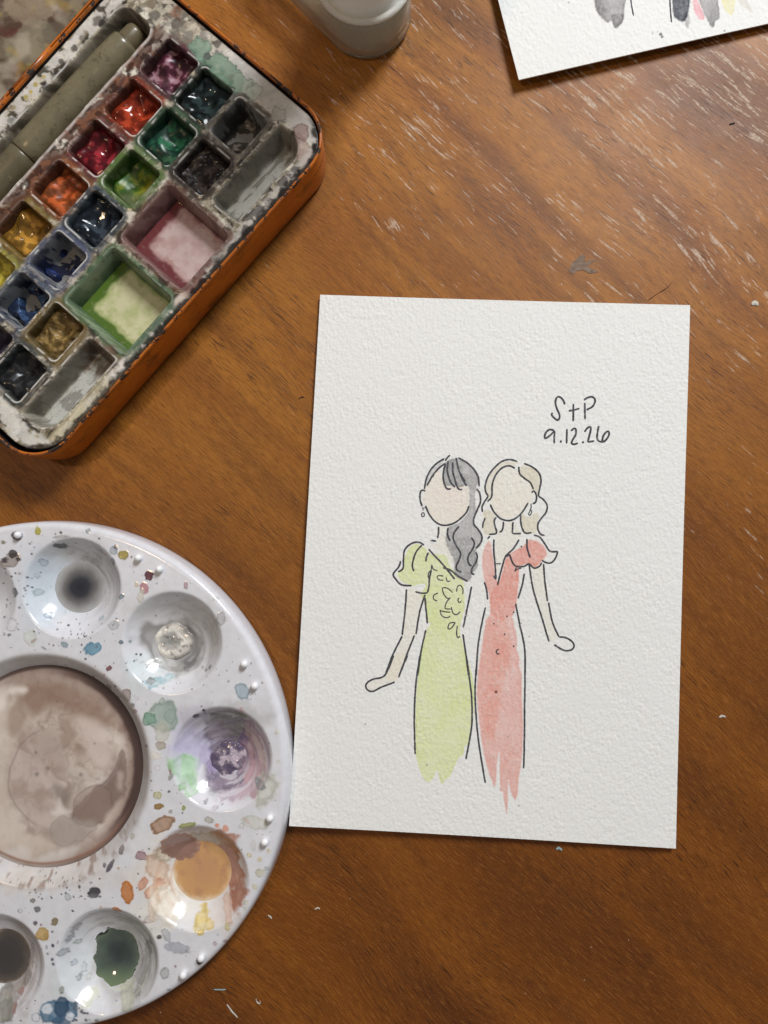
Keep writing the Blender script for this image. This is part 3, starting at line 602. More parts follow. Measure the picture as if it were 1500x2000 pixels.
# specks
for i in range(420):
    a = rng.uniform(-118, 105)*math.pi/180; r = math.sqrt(rng.uniform(30**2, 79**2)); p = PC0+r*np.array([math.cos(a), math.sin(a)])
    s = rng.choice([0.7, 0.9, 1.2, 1.6, 2.2], p=[.34, .3, .2, .11, .05]); g = rng.uniform(70, 170)
    c = [(g, g*.97, g*.98), (g, g*.9, g*.85), (g*.9, g, g*1.05), (g*1.05, g*.8, g*.85)][rng.integers(0, 4)]
    blob(0, 0, s*rng.uniform(.9, 1.4), s, q(*[min(v, 215) for v in c]), rng.uniform(0, 180), .85, 0.2, 0.1, seed=i, world=p)
for cx, cy, n, sx, sy in [(110,1735,40,80,25),(150,1975,18,20,20),(160,1235,30,55,20),(35,1145,18,30,60),(300,1290,14,60,14)]:
    for i in range(n):
        x = cx+rng.normal()*sx*.6; y = cy+rng.normal()*sy*.6; s = rng.uniform(.8, 2.0); g = rng.uniform(60, 130)
        blob(x, y, s*1.2, s, q(g, g, g*1.05), rng.uniform(0, 180), .9, .2, .1, seed=int(i+x))
# marks inside the wells
IN = [(118,1066,14,5,(78,82,84),0,.9,.2),(85,1098,8,8,(176,192,206),0,.7,.8),(73,1124,5,4.4,(186,198,208),0,.7,.6),(76,1157,9,8,(170,184,194),0,.75,.4),(94,1203,8,6,(176,192,210),0,.75,.5),(198,1207,7,4,(170,186,196),30,.7,.5),(180,1120,16,40,(176,174,170),-30,.45,.3),(120,1048,16,3,(170,164,158),5,.7,.4),(140,1080,9,3,(176,172,170),20,.6,.2),
 # well 2: crust stain ring
 (343,1258,62,54,(150,146,142),-10,.8,.35),(368,1262,24,40,(112,108,108),0,.6,.3),(330,1300,40,10,(176,172,166),-10,.6,.4),(302,1333,20,9,(150,190,200),10,.75,.4),(325,1325,16,8,(176,206,212),20,.6,.3),(295,1330,8,6,(120,120,120),0,.8,.4),(420,1235,10,30,(176,168,162),0,.4,.3),
 # well 3
 (452,1478,62,66,(120,106,126),0,.86,.35),(440,1420,48,24,(140,130,136),10,.8,.3),(478,1440,10,36,(92,70,120),-25,.8,.3),(408,1480,10,34,(176,160,206),20,.6,.2),(500,1450,14,60,(190,150,152),20,.75,.3),(495,1515,22,34,(206,166,174),-15,.85,.4),(466,1545,40,12,(196,176,190),20,.7,.3),(380,1462,26,40,(206,200,230),10,.7,.3),(362,1500,20,34,(176,222,170),30,.8,.35),(378,1540,16,12,(178,218,170),0,.7,.3),(356,1535,7,7,(150,196,136),0,.8,.3),(520,1540,22,30,(206,206,190),-20,.75,.45),(508,1530,12,10,(120,122,134),0,.7,.3),(402,1565,4,4,(96,96,106),0,.9,.3),(420,1578,6,4,(206,196,206),0,.8,.5),(440,1400,34,6,(110,110,100),-15,.8,.3),(470,1395,14,6,(126,142,100),-20,.7,.2),(383,1398,6,4,(50,50,54),30,.95,.1),(398,1387,3,3,(50,50,54),0,.95,.1),(448,1480,30,22,(84,74,92),10,.8,.3),(470,1500,26,12,(146,130,150),30,.7,.4),(430,1530,26,10,(160,140,160),10,.6,.4),
 # well 4
 (455,1690,24,74,(186,122,96),14,.92,.25),(440,1640,26,24,(182,132,110),0,.9,.2),(400,1635,50,14,(190,176,150),0,.8,.2),(310,1700,18,36,(226,190,160),12,.75,.5),(318,1668,10,20,(222,206,180),20,.8,.6),(300,1735,20,10,(222,160,126),40,.8,.5),(278,1726,10,12,(214,150,120),0,.85,.3),(315,1745,10,12,(236,220,200),0,.8,.6),(330,1770,26,30,(236,226,206),0,.6,.4),(300,1765,10,34,(230,206,180),0,.6,.3),(395,1795,14,20,(226,200,120),10,.9,.3),(410,1806,10,8,(224,196,116),0,.85,.3),(445,1775,10,24,(222,186,166),25,.7,.3),
 # well 5
 (245,1870,62,70,(190,188,184),0,.6,.25),(285,1880,10,56,(140,136,132),-14,.7,.25),(272,1895,8,40,(176,172,172),-20,.6,.2),(150,1810,14,5,(150,146,150),50,.7,.3),(138,1830,10,5,(140,140,146),45,.7,.3),(123,1858,9,8,(166,172,178),20,.75,.6),(153,1838,7,5,(176,186,180),0,.75,.6),(145,1878,5,6,(176,186,196),0,.7,.5),(165,1888,5,11,(196,202,206),0,.6,.6),(155,1907,5,6,(170,176,178),0,.75,.6),(175,1905,6,7,(206,208,202),0,.6,.5),(250,1945,16,20,(196,196,166),20,.6,.4),(175,1945,16,14,(226,226,190),30,.5,.3),
 # well 6
 (40,1900,20,60,(150,138,130),-10,.7,.3),(60,1880,8,50,(140,126,118),-8,.7,.3),(12,1945,14,22,(150,146,136),-10,.85,.4),(42,1934,7,5,(176,136,126),30,.8,.4),(28,1968,6,6,(166,126,120),30,.8,.4),(10,1975,18,16,(140,138,128),0,.8,.3)]
for x, y, rx, ry, c, rot, al, ed in IN: blob(x, y, rx, ry, q(*c), rot, al, ed, 0.42, soft=0.16)
def swirl(ci, rmin, rmax, layers, seed):
    """brush drags that follow the bowl of a well"""
    c = wells[ci]; m = np.hypot(PCx-c[0], PCy-c[1]) < 17
    x = PCx[m]-c[0]; y = PCy[m]-c[1]; r = np.hypot(x, y); t = np.arctan2(y, x)
    Q = Cp[m]; fade = sst(rmin-1.5, rmin+1, r)*sst(rmax+1, rmax-1.5, r)
    for k_, (cl, th0, th1, al, a0, aw) in enumerate(layers):
        n = fbm(np.cos(t)*1.4+seed+k_*5, np.sin(t)*1.4+r/1.6, 4, seed+k_*11)
        dirm = sst(aw, aw*.3, np.abs(np.angle(np.exp(1j*(t-math.radians(a0))))))
        mixc(Q, q(*cl), sst(th0-.04, th1+.1, n)*fade*dirm*al*.62)
    Cp[m] = Q
swirl(0, 7, 16, [((150,148,146),.0,.12,.6,30,2.0),((120,116,112),.12,.18,.6,40,1.6),((186,200,212),-.05,.1,.6,190,1.6)], 800)
swirl(1, 6, 16, [((168,162,156),.0,.12,.65,30,2.2),((128,122,118),.12,.18,.6,-20,2.0),((224,224,222),.05,.12,.6,250,1.6)], 820)
swirl(2, 3, 16, [((136,124,138),-.1,.05,.7,70,2.0),((92,76,112),.1,.16,.75,40,1.8),((206,168,176),.0,.08,.8,-15,1.5),((170,122,130),.14,.18,.7,5,1.2),((206,198,226),.0,.1,.7,175,1.5),((226,222,228),.08,.14,.8,-90,1.8),((110,112,92),.15,.2,.7,75,1.0)], 840)
swirl(3, 9, 16.5, [((214,168,134),.06,.12,.7,170,1.6),((196,140,104),.13,.17,.8,160,1.4),((236,228,212),.0,.1,.6,230,1.6),((176,112,86),.0,.06,.7,20,1.1)], 860)
swirl(4, 8, 16.5, [((160,156,152),.0,.1,.7,10,2.0),((118,112,108),.1,.16,.7,-10,1.6),((206,208,180),.1,.16,.6,-70,1.2),((150,148,146),.08,.14,.7,100,1.4)], 880)
swirl(5, 8, 16.5, [((150,136,126),.0,.1,.7,0,2.2),((112,98,90),.12,.17,.7,0,1.6)], 890)
# stains climbing the wall of the middle well
rC = np.hypot(PCx-CW[0], PCy-CW[1]); aC = np.arctan2(PCy-CW[1], PCx-CW[0])
wallm = sst(39.5, 36.5, rC)*sst(30, 32.5, rC)
mixc(Cp, q(190, 182, 174), wallm*np.clip(0.55+0.6*fbm(aC*6, rC/4, 3, 91), 0, 1)*0.8)
mixc(Cp, q(150, 122, 108), wallm*sst(0.05, 0.3, fbm(aC*9, rC/6, 3, 95))*sst(0.2, -0.9, np.sin(aC+0.3))*0.85)
for x, y, rx, ry in [(255,1418,5,11),(276,1505,5,17),(195,1353,6,6),(268,1510,2,4),(170,1330,4,4),(264,1440,2,3),(272,1455,2,3),(277,1470,2,3),(250,1400,2,3),(225,1340,3,2),(183,1322,2,4)]:
    blob(x, y, rx, ry, q(96, 84, 82), -10, .9, .3, .25)
PALM = vc_mat('palette_plastic', 0.16, 0.55, 0.004, 700, 0.5)
body = mesh('palette_body', PV.reshape(-1, 3), gridfaces(nth, nr, True), PALM, pal_o, Cp.reshape(-1, 4))
# stacking nubs
NUB = flat_mat('nub_plastic', lin(246, 245, 247), 0.5, 0.5, var=0.02)
nubv, nubf = lathe([(0.01, 2.3), (0.5, 2.2), (0.9, 1.9), (1.15, 1.45), (1.2, 1.0), (1.1, 0.5), (.9, 0.2), (.95, -0.2)], 0, 0, 20)
for x, y in [(35,1045),(270,1090),(311,1112),(477,1297),(497,1340),(527,1598),(517,1645),(393,1871),(358,1904)]:
    p = un(x, y, 9.9); mesh('stacking_nub', nubv+[p[0], p[1], PT], nubf, NUB, pal_o)

# paint and dirty water standing in the wells: level sheets with an uneven shore
PAINT = vc_mat('wet_paint', 0.06, 0.35, 0.008, 300, 0.5, coat=0.3, var=0.03)
CRUST = vc_mat('dried_paint', 0.16, 0.5, 0.012, 700, 0.5)
def puddle(name, label, c, r, z, colfun, amp=0.04, seed=0, bulge=0.12, mat=PAINT, ell=(1, 1), parent=pal_o, rough=None, film=None):
    nt, nq = (420, 170) if r > 20 else (160, 44)
    t = np.linspace(0, 2*np.pi, nt, endpoint=False); k = np.linspace(0.003, 1, nq); k = np.r_[k, 1.05]
    R = r*(1+amp*fbm(np.cos(t)*2.2+seed, np.sin(t)*2.2, 3, seed+400)*2)
    T, Kk = np.meshgrid(np.arange(nt), np.arange(nq+1), indexing='ij')
    rad = R[T]*k[Kk]
    X = c[0]+rad*np.cos(t[T])*ell[0]; Y = c[1]+rad*np.sin(t[T])*ell[1]
    Z = z+bulge*(1-np.clip(k[Kk], 0, 1)**6) + (rough(X-c[0], Y-c[1]) if rough else 0)*(1-k[Kk].clip(0, 1)**4); Z[:, -1] -= 0.03 if bulge < .3 else 0.5
    if film is not None: Z = np.maximum(zpal(X, Y), z)+film*(1-np.clip(k[Kk], 0, 1)**10)
    Cc = np.ones(X.shape+(4,)); colfun(Cc, X-c[0], Y-c[1], np.minimum(k[Kk], 1))
    o = mesh(name, np.stack([X, Y, Z], -1).reshape(-1, 3), gridfaces(nt, nq+1, True), mat, parent, Cc.reshape(-1, 4))
    if label: o['label'] = label
    return o
def grad(stops, n=0.0, seed=0):
    ks = [s[0] for s in stops]; cs = np.array([q(*s[1]) for s in stops])
    def f(C, x, y, k):
        kk = np.clip(k+n*fbm(x/6, y/6, 3, seed), 0, 1)
        for i in range(3): C[..., i] = np.interp(kk, ks, cs[:, i])
    return f
def wz(i, r): return PT-(math.sqrt(RS*RS-r*r)-(RS-WD))
puddle('paint_puddle', 'dark grey wash fading to clear at its rim', wells[0], 9.0, wz(0, 8.75), grad([(0, (40, 42, 52)), (.35, (56, 56, 62)), (.62, (112, 108, 106)), (.85, (160, 158, 156)), (.965, (178, 178, 178)), (1, (110, 110, 112))], .1, 3), .012, 1, .0)
def crustcol(C, x, y, k):
    n = fbm(x/2.6, y/2.6, 4, 61); grad([(0, (150, 150, 146)), (.45, (176, 172, 166)), (.6, (216, 212, 202)), (.85, (206, 200, 190)), (1, (140, 134, 128))], .25, 9)(C, x, y, k)
    mixc(C, q(120, 116, 112), sst(.12, .4, n)*.7)
puddle('dried_paint_crust', 'cream grey dried paint crust', surf(336, 1253, zpal, PT), 6.4, wz(1, 6.2)+.2, crustcol, .06, 5, .5, CRUST, (1.12, .98), rough=lambda x, y: 0.9*fbm(x/5, y/5, 3, 66)-0.7*np.exp(-((x-1)**2+y*y)/9))
def purp(C, x, y, k):
    n = fbm(x/4.2, y/4.2, 4, 77); C[..., :3] = q(122, 110, 126); mixc(C, q(88, 74, 104), sst(.02, .14, n)*.8); mixc(C, q(196, 178, 192), sst(.06, .14, -n)*.8); mixc(C, q(200, 160, 170), sst(3, 8, x-y*.2)*.7)
puddle('dried_paint_crust', 'lumpy purple dried paint', surf(450, 1488, zpal, PT), 6.6, wz(2, 6.0)+.1, purp, .1, 8, .3, CRUST, rough=lambda x, y: 0.55*fbm(x/3.4, y/3.4, 3, 68))
def orng(C, x, y, k):
    grad([(0, (200, 146, 98)), (.5, (206, 152, 98)), (.85, (212, 158, 96)), (1, (222, 176, 122))], .2, 12)(C, x, y, k); mixc(C, q(186, 132, 96), sst(.0, .4, fbm(x/5, y/5, 3, 14))*.6); mixc(C, q(236, 212, 176), sst(.80, 1.0, k+.12*fbm(x/3, y/3, 3, 19))*np.clip(.5-.7*np.sin(np.arctan2(y, x)+.5), 0, 1)*.8); mixc(C, q(160, 104, 76), sst(.9, 1.0, k)*np.clip(np.sin(np.arctan2(y, x)-.2), 0, 1)*.6)
puddle('paint_puddle', 'opaque light orange paint puddle', wells[3], 10.0, wz(3, 9.7), orng, .02, 11, .03)
puddle('dried_paint_crust', 'mauve brown paint skin overlapping the orange puddle', surf(354, 1650, zpal, PT), 5.2, wz(3, 9.7)+.06, grad([(0, (158, 118, 104)), (.8, (152, 112, 98)), (1, (176, 132, 112))], .1, 13), .12, 14, .2, PAINT, (1.1, .95), film=.35)
def grn(C, x, y, k):
    grad([(0, (50, 57, 56)), (.4, (62, 70, 66)), (.8, (84, 96, 84)), (.96, (100, 112, 92)), (1, (46, 52, 46))], .3, 15)(C, x, y, k); mixc(C, q(120, 140, 96), sst(-2, -9, y)*.6)
puddle('paint_puddle', 'murky dark green wash', surf(232, 1862, zpal, PT), 8.6, 0, grn, .055, 17, .1, PAINT, (.94, 1.08), film=.10)
puddle('paint_puddle', 'dark brown grey wash', wells[5], 9.0, wz(5, 8.8), grad([(0, (62, 58, 54)), (.6, (70, 64, 60)), (.9, (96, 84, 74)), (1, (140, 126, 112))], .15, 18), .05, 19, .1)
# big middle pool
ZP = PT-5.0
def pool(C, x, y, k):
    wx = x+2.5*fbm(x/9, y/9, 3, 501); wy = y+2.5*fbm(x/9+7, y/9, 3, 503)
    n1 = fbm(wx/14, wy/14, 4, 505); n2 = fbm(wx/5, wy/6, 4, 507); n3 = fbm(wx/22+3, wy/22, 3, 509)
    a = np.arctan2(y, x)
    C[..., :3] = q(190, 176, 164); mixc(C, q(222, 214, 206), sst(-.25, .35, n1+.25*n2)*.8); mixc(C, q(150, 126, 112), sst(-.1, .45, n2-.6*n1)*.6); mixc(C, q(128, 108, 98), np.exp(-((n1+.08)/.02)**2)*.3); mixc(C, q(120, 100, 90), sst(.05, .4, fbm(wx/4+5, wy/4, 3, 512))*.25); mixc(C, q(186, 178, 171), sst(.0, .45, n3)*.5)
    def pts(*pp): return catmull([un(px, py, ZP)-CW for px, py in pp], 5, True)
    def area(pp, c, al, soft=.8, warp=1.2, line=None, la=.6, lw=.35):
        soft = max(soft, 1.3); d = sdpoly(x, y, pts(*pp))+warp*n2*1.2
        mixc(C, q(*c), sst(soft, -soft, d)*al)
        if line is not None: mixc(C, q(*line), np.exp(-(d/lw)**2)*la)
    # cream left part, bounded by the arc of an older wash
    area([(-260,1330),(30,1370),(70,1400),(35,1440),(14,1500),(20,1560),(50,1620),(110,1650),(60,1700),(-260,1720)], (206,196,184), .7, 1.4, .8)
    area([(40,1430),(70,1420),(110,1440),(130,1500),(110,1560),(120,1640),(70,1620),(30,1575),(14,1510)], (172,154,146), .5, 2.2, 1.0)
    for d_ in (np.hypot(x-(un(115,1520,ZP)-CW)[0], y-(un(115,1520,ZP)-CW)[1])-17+1.5*n1,): mixc(C, q(140,122,114), np.exp(-(d_/.35)**2)*.5*sst(2, -3, x-(un(80,1520,ZP)-CW)[0]))
    # darker tan band along the far shore
    area([(40,1345),(110,1325),(190,1360),(225,1420),(170,1410),(110,1385),(60,1400)], (140,110,90), .8, 3.5, 1.2)
    area([(14,1390),(40,1370),(48,1400),(40,1430),(20,1440)], (150,124,110), .6, 1.2)
    area([(0,1345),(30,1338),(52,1345),(45,1354),(20,1356),(5,1385),(-30,1400),(-60,1350)], (226,218,210), .9, .5, .8)
    area([(150,1400),(200,1420),(222,1470),(205,1500),(180,1480),(160,1440)], (212,198,190), .7, 2.0)
    area([(238,1468),(246,1500),(238,1560),(205,1605),(160,1610),(140,1590),(185,1545),(212,1520)], (118,94,84), .8, .8, 1.6, (96,76,68), .45)
    area([(150,1555),(200,1535),(222,1570),(190,1610),(150,1605)], (146,124,112), .6, 1.2, 1.2, (110,90,82), .4)
    area([(230,1510),(240,1512),(238,1540),(230,1535)], (190,174,164), .85, .4, .6)
    area([(205,1600),(238,1560),(232,1590),(212,1618)], (212,198,188), .85, .5, .6)
    area([(105,1532),(138,1545),(130,1575),(112,1562)], (134,124,114), .75, .6, .6)
    area([(116,1560),(124,1578),(138,1585),(118,1592),(100,1588),(110,1580)], (216,212,206), .9, .4, .3)
    area([(65,1680),(120,1660),(152,1655),(140,1680),(100,1695),(70,1695)], (226,226,222), .9, .8, .6)
    area([(0,1668),(40,1655),(60,1670),(50,1690),(10,1690)], (220,217,212), .85, 1.0, .6)
    area([(110,1600),(150,1600),(190,1610),(160,1640),(120,1650),(100,1640)], (166,156,148), .7, 1.2, 1.4, (140,126,116), .35)
    for px, py, r_ in ((72,1512,.8),(158,1513,.7),(94,1500,.5),(70,1470,.5),(112,1370,.35),(185,1452,.35)):
        p_ = un(px, py, ZP)-CW; mixc(C, q(110,96,88), np.exp(-((np.hypot(x-p_[0], y-p_[1]))/r_)**2)*.7)
    mixc(C, q(132,104,92), sst(.76, .93, k+.04*n2)*np.clip(.6+.6*np.cos(a-.35), 0, 1)*.9)
    mixc(C, q(72,54,50), sst(.86, .905, k+.015*n2)*sst(-1.0, -.4, a)*sst(1.6, .9, a)*.9)
    mixc(C, q(80,62,56), sst(.925, .955, k)*np.clip(.8+.4*np.sin(a+.6), 0, 1)*.9)
    C[..., :3] *= np.array([1.05, .99, .95])
    mixc(C, q(150,104,82), np.exp(-((k-.935+.006*n2)/.015)**2)*sst(-.3, -.9, a)*.85)
puddle('paint_puddle', 'large pool of muddy beige wash in the middle', CW, 34.0, ZP, pool, .004, 23, .05)

# ------------------------------------------------------------------ paint tin, tray, brush
TO = un(180, 430, 17)+0.0; TU = np.array([0.66218663, 0.74933895]); TV = np.array([TU[1], -TU[0]])
def tw(u, v): return TO[0]+TU[0]*u+TV[0]*v, TO[1]+TU[1]*u+TV[1]*v
def tuv(x, y, z): p = un(x, y, z)-TO; return p@TU, p@TV
def loft(rings, cap_first=False, cap_last=False):
    n = len(rings[0]); V = []
    for R in rings: V += list(R)
    f = [[k*n+i, k*n+(i+1) % n, (k+1)*n+(i+1) % n, (k+1)*n+i] for k in range(len(rings)-1) for i in range(n)]
    if cap_first: f.append(list(range(n))[::-1])
    if cap_last: f.append([(len(rings)-1)*n+i for i in range(n)])
    return np.array(V), f
def rrloft(cu, cv, hu, hv, r, prof, **kw):
    rings = []
    for off, z in prof:
        p = rrpts(hu+off, hv+off, r+off); X, Y = tw(cu+p[:, 0], cv+p[:, 1]); rings.append(np.stack([X, Y, np.full(len(X), z)], 1))
    return loft(rings, **kw)
def tin_mat():
    t = NT('orange_enamel'); P = t.pos(); sep = t.n('ShaderNodeSeparateXYZ'); t.l(P, sep.inputs[0])
    n1 = t.noise(P, 210, 5, 0.65); n2 = t.noise(P, 900, 4, 0.6); n3 = t.noise(P, 55, 3, 0.5)
    c = t.ramp(n3, [(0.3, lin(174, 92, 24)), (0.7, lin(198, 110, 31))])
    c = t.mix(t.ramp(n2, [(0.5, (0,)*3), (0.72, (0.25,)*3)]), c, tuple(lin(140, 72, 22)))
    edge = t.math('MULTIPLY', t.math('SUBTRACT', sep.outputs[2], 0.0150), 1/0.0030, clamp=True)
    thr = t.math('SUBTRACT', 0.69, t.math('MULTIPLY', edge, 0.165))
    chip = t.math('MULTIPLY', t.math('SUBTRACT', n1, thr), 30.0, clamp=True)
    chip2 = t.math('MULTIPLY', t.math('SUBTRACT', t.noise(P, 480, 4, 0.6), t.math('SUBTRACT', 0.78, t.math('MULTIPLY', edge, 0.2))), 30.0, clamp=True)
    ch = t.math('MAXIMUM', chip, chip2)
    smut = t.noise(P, 75, 5, 0.62, 0.3)
    c = t.mix(t.ramp(smut, [(0.54, (0,)*3), (0.68, (0.7,)*3)]), c, tuple(lin(84, 52, 24)))
    c = t.mix(ch, c, tuple(lin(48, 34, 26)))
    t.l(c, t.b.inputs['Base Color']); t.l(t.math('ADD', 0.30, t.math('MULTIPLY', ch, 0.3)), t.b.inputs['Roughness'])
    t.bump(t.math('SUBTRACT', t.math('MULTIPLY', n2, 0.2), ch), 0.6, 0.00008); return t.m
TINM = tin_mat()
DARKIN = flat_mat('tin_inner_wall', lin(46, 36, 30), 0.5, 0.4, var=0.4, scale=300)
tc = (0.5, -3.3); thu, thv, tr = 73.7, 46.6, 15.0
tin_o = empty('paint_tin', (*tw(*tc), 0), 'worn orange metal paint tin with rounded corners, lid folded open', 'tin')
V, f = rrloft(*tc, thu, thv, tr, [(-2.0, 0), (-.9, .3), (-.45, 1.2), (-.3, 3), (0, 15.2), (-.12, 15.7), (-.05, 16.0), (.16, 16.3), (.3, 16.8), (.26, 17.4), (.05, 17.8), (-.28, 17.9), (-.6, 17.7), (-.8, 17.1)], cap_first=True)
tin_body = mesh('tin_body', V, f, TINM, tin_o)
V, f = rrloft(*tc, thu, thv, tr, [(-.8, 17.1), (-.85, 15), (-.9, 1.5), (-2, .8)], cap_last=True)
mesh('inner_wall', V, f, DARKIN, tin_body)
# lid, folded back
lc = (tc[0], tc[1]-thv*2-1.5); LZ = 17.3
V, f = rrloft(*lc, thu+.4, thv+.4, tr, [(-2.2, LZ-7.0), (-.9, LZ-6.8), (-.1, LZ-5.8), (0, LZ-4), (0, LZ-.8), (.15, LZ-.3), (0, LZ), (-.45, LZ), (-.6, LZ-.5)], cap_first=True)
lid = mesh('lid', V, f, TINM, tin_o)
lu, lv = np.meshgrid(np.linspace(-74, 74, 300), np.linspace(-47, 47, 190), indexing='ij')
sd = sdrr(lu, lv, 0, 0, thu-.2, thv-.2, tr-.6)
lz = LZ-6.3+5.6*sst(-2.4, -.1, sd)**2
lx, ly = tw(lc[0]+lu, lc[1]+lv)
Cl = np.ones(lu.shape+(4,)); n1 = fbm(lu/11, lv/11, 4, 601); n2 = fbm(lu/4, lv/4, 4, 605)
Cl[..., :3] = q(128, 116, 98); mixc(Cl, q(92, 70, 58), sst(-.15, .3, n1)); mixc(Cl, q(146, 134, 112), sst(.05, .35, -n1)*.8); mixc(Cl, q(48, 40, 34), sst(.1, .5, n2)*.5)
mixc(Cl, q(60, 44, 38), np.exp(-((n1-.1)/.018)**2)*.7); mixc(Cl, q(66, 50, 42), np.exp(-((n1+.12)/.015)**2)*.5)
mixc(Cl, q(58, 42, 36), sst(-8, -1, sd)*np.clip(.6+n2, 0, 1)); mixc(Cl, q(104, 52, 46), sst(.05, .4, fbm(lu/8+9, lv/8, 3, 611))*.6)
def lring(x, y, r, c, al, fill=None):
    u0, v0 = tuv(x, y, LZ-6); u0 -= lc[0]; v0 -= lc[1]; d = np.hypot(lu-u0, lv-v0)-r+5*n1+1.5*n2
    if fill is not None: mixc(Cl, fill, sst(.5, -.5, d)*.6)
    mixc(Cl, c, np.exp(-(d/.5)**2)*al*np.clip(.35+1.6*n2, 0, 1)*.7)
lring(60, 5, 9, q(110, 70, 66), .8, q(166, 150, 128)); lring(62, 85, 9.5, q(80, 76, 66), .7, q(150, 144, 122)); lring(20, 120, 11, q(70, 62, 56), .5); lring(120, 60, 6, q(60, 56, 50), .5, q(110, 102, 88)); lring(10, 40, 8, q(120, 66, 60), .6)
mixc(Cl, q(214, 204, 186), sst(.1, .4, fbm(lu/12+2, lv/15, 3, 617))*.4); mixc(Cl, q(190, 160, 70), sst(.2, .45, fbm(lu/9+12, lv/9, 3, 619))*.4)
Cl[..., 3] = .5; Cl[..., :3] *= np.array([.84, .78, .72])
ff = gridfaces(*lu.shape); ok = (sd.reshape(-1)[ff] < .3).all(1)
v2, f2, c2_ = compact(np.stack([lx, ly, lz], -1).reshape(-1, 3), ff[ok], Cl.reshape(-1, 4))
STAINM = vc_mat('stained_enamel', 0.2, 0.5, 0.02, 600, 0.2)
mesh('lid_inside', v2, f2, STAINM, lid, c2_)
hin = []
for s0, s1 in ((-34, -14), (-12, 12), (14, 34)):
    n = 14; rings = []
    for uu in (s0, s0+.01, s1-.01, s1):
        rr_ = .9 if uu in (s0+.01, s1-.01) else .02
        vc, zc = tc[1]-thv-1.0, 16.6
        a = np.linspace(0, 2*np.pi, n, endpoint=False); X, Y = tw(uu+a*0, vc+rr_*np.cos(a)); rings.append(np.stack([X, Y, zc+rr_*np.sin(a)], 1))
    V, f = loft(rings); mesh('hinge_barrel', V, f, TINM, tin_o)

# tray insert: one moulded sheet with pans, mixing wells, slots and a brush channel
ZT = 16.6
tray_o = empty('paint_tray', (*tw(*tc), 3), 'dirty white moulded tray of watercolour pans inside the orange tin', 'tray')
gu, gv = np.meshgrid(np.linspace(-71.4, 73.4, 580), np.linspace(-49.6, 43.2, 372), indexing='ij')
tray_sd = sdrr(gu, gv, 1.0, -3.2, 72.0, 45.8, 13.5)
PP = 18.05; COLU = [0.8+PP*(3-k) for k in range(7)]
pans = {}
for k in range(7):
    pans[(1, k)] = (COLU[k], -15.7, 7.35, 7.2)
    pans[(2, k)] = (COLU[k], 0.1, 7.6, 6.9)
for k in (0, 1, 5, 6): pans[(3, k)] = (COLU[k], 15.7, 7.6, 6.7)
slots = [(-47.4, 33.2, 18.6, 7.9), (48.8, 33.2, 18.6, 7.9)]
squares = [(13.7, 24.6, 12.2, 13.6), (-13.8, 24.6, 12.2, 13.6)]
def pocket(sd, depth, wall, k=.5):
    return depth*sst(0, 1, np.clip(-sd/wall, 0, 1)*0.999)
gz = np.full(gu.shape, ZT); own = np.zeros(gu.shape, int)
warp = .25*fbm(gu/5, gv/5, 2, 700)
PDEP = 9.0
sds = []
for i, (key, (cu, cv, hu, hv)) in enumerate(pans.items()):
    s_ = sdrr(gu, gv, cu, cv, hu, hv, 1.7)+warp*.4; gz -= pocket(s_, PDEP, 1.5); sds.append(s_)
for cu, cv, hu, hv in squares:
    s_ = sdrr(gu, gv, cu, cv, hu, hv, 2.0)+warp*.3; gz -= pocket(s_, 9.5, 2.6); sds.append(s_)
for j, (cu, cv, hu, hv) in enumerate(slots):
    s_ = sdrr(gu, gv, cu, cv, hu, hv, 2.2)
    # rounded outer corner follows the tin
    s_ = np.maximum(s_, tray_sd+3.6) if False else smax(s_, sdrr(gu, gv, 1.0, -3.2, 63.6, 40.6, 7.5), .8)
    gz -= pocket(s_+warp*.3, 7.4, 2.8); sds.append(s_)
CH = (-1.0, -35.4, 63.0, 7.3)
chs = smax(sdrr(gu, gv, *CH, 5.0), sdrr(gu, gv, 1.0, -3.2, 68.5, 42.6, 11.0), .8)+warp*.8
gz -= pocket(chs, 11.0, 3.4)
gz += .25*sst(1.8, .2, np.minimum.reduce(sds))*sst(-.6, .3, np.minimum.reduce(sds))
near = np.minimum.reduce(sds+[chs])
gz += .10*fbm(gu/2.5, gv/2.5, 3, 705)*sst(-.5, 1, near)
gz -= 6*sst(-.5, .6, tray_sd)
# the tray's pigment: bare white plastic under crisp dried washes and grime
wu_, wv_ = gu+.65*gz, gv+.8*gz
wu_ = wu_+1.2*fbm(wu_/3, wv_/3, 3, 741); wv_ = wv_+1.2*fbm(wu_/3+9, wv_/3, 3, 743)
n1 = fbm(wu_/7, wv_/7, 4, 711); n2 = fbm(wu_/3.6, wv_/3.6, 4, 713); n3 = fbm(wu_/1.3, wv_/1.3, 3, 715)
n4 = fbm(wu_/9+5, wv_/9, 3, 719); n5 = fbm(wu_/6.5+9, wv_/6.5, 4, 721)
Ct = np.ones(gu.shape+(4,)); Ct[..., :3] = q(218, 208, 190); Ct[..., 3] = .8
mixc(Ct, q(182, 168, 140), sst(.0, .1, n4)*.65); mixc(Ct, q(150, 136, 112), sst(.0, .12, n1)*.55); mixc(Ct, q(112, 94, 72), sst(.12, .24, n5)*.75); mixc(Ct, q(50, 42, 34), sst(.2, .36, n1+.6*n2)*.85)
for nn_, lv_, ww_, aa_ in ((n1, .03, .014, .65), (n5, .16, .018, .7), (n4, .02, .008, .55), (n1, -.16, .010, .4), (n5, -.12, .010, .4)): mixc(Ct, q(66, 56, 50), np.exp(-((nn_-lv_)/ww_)**2)*aa_)
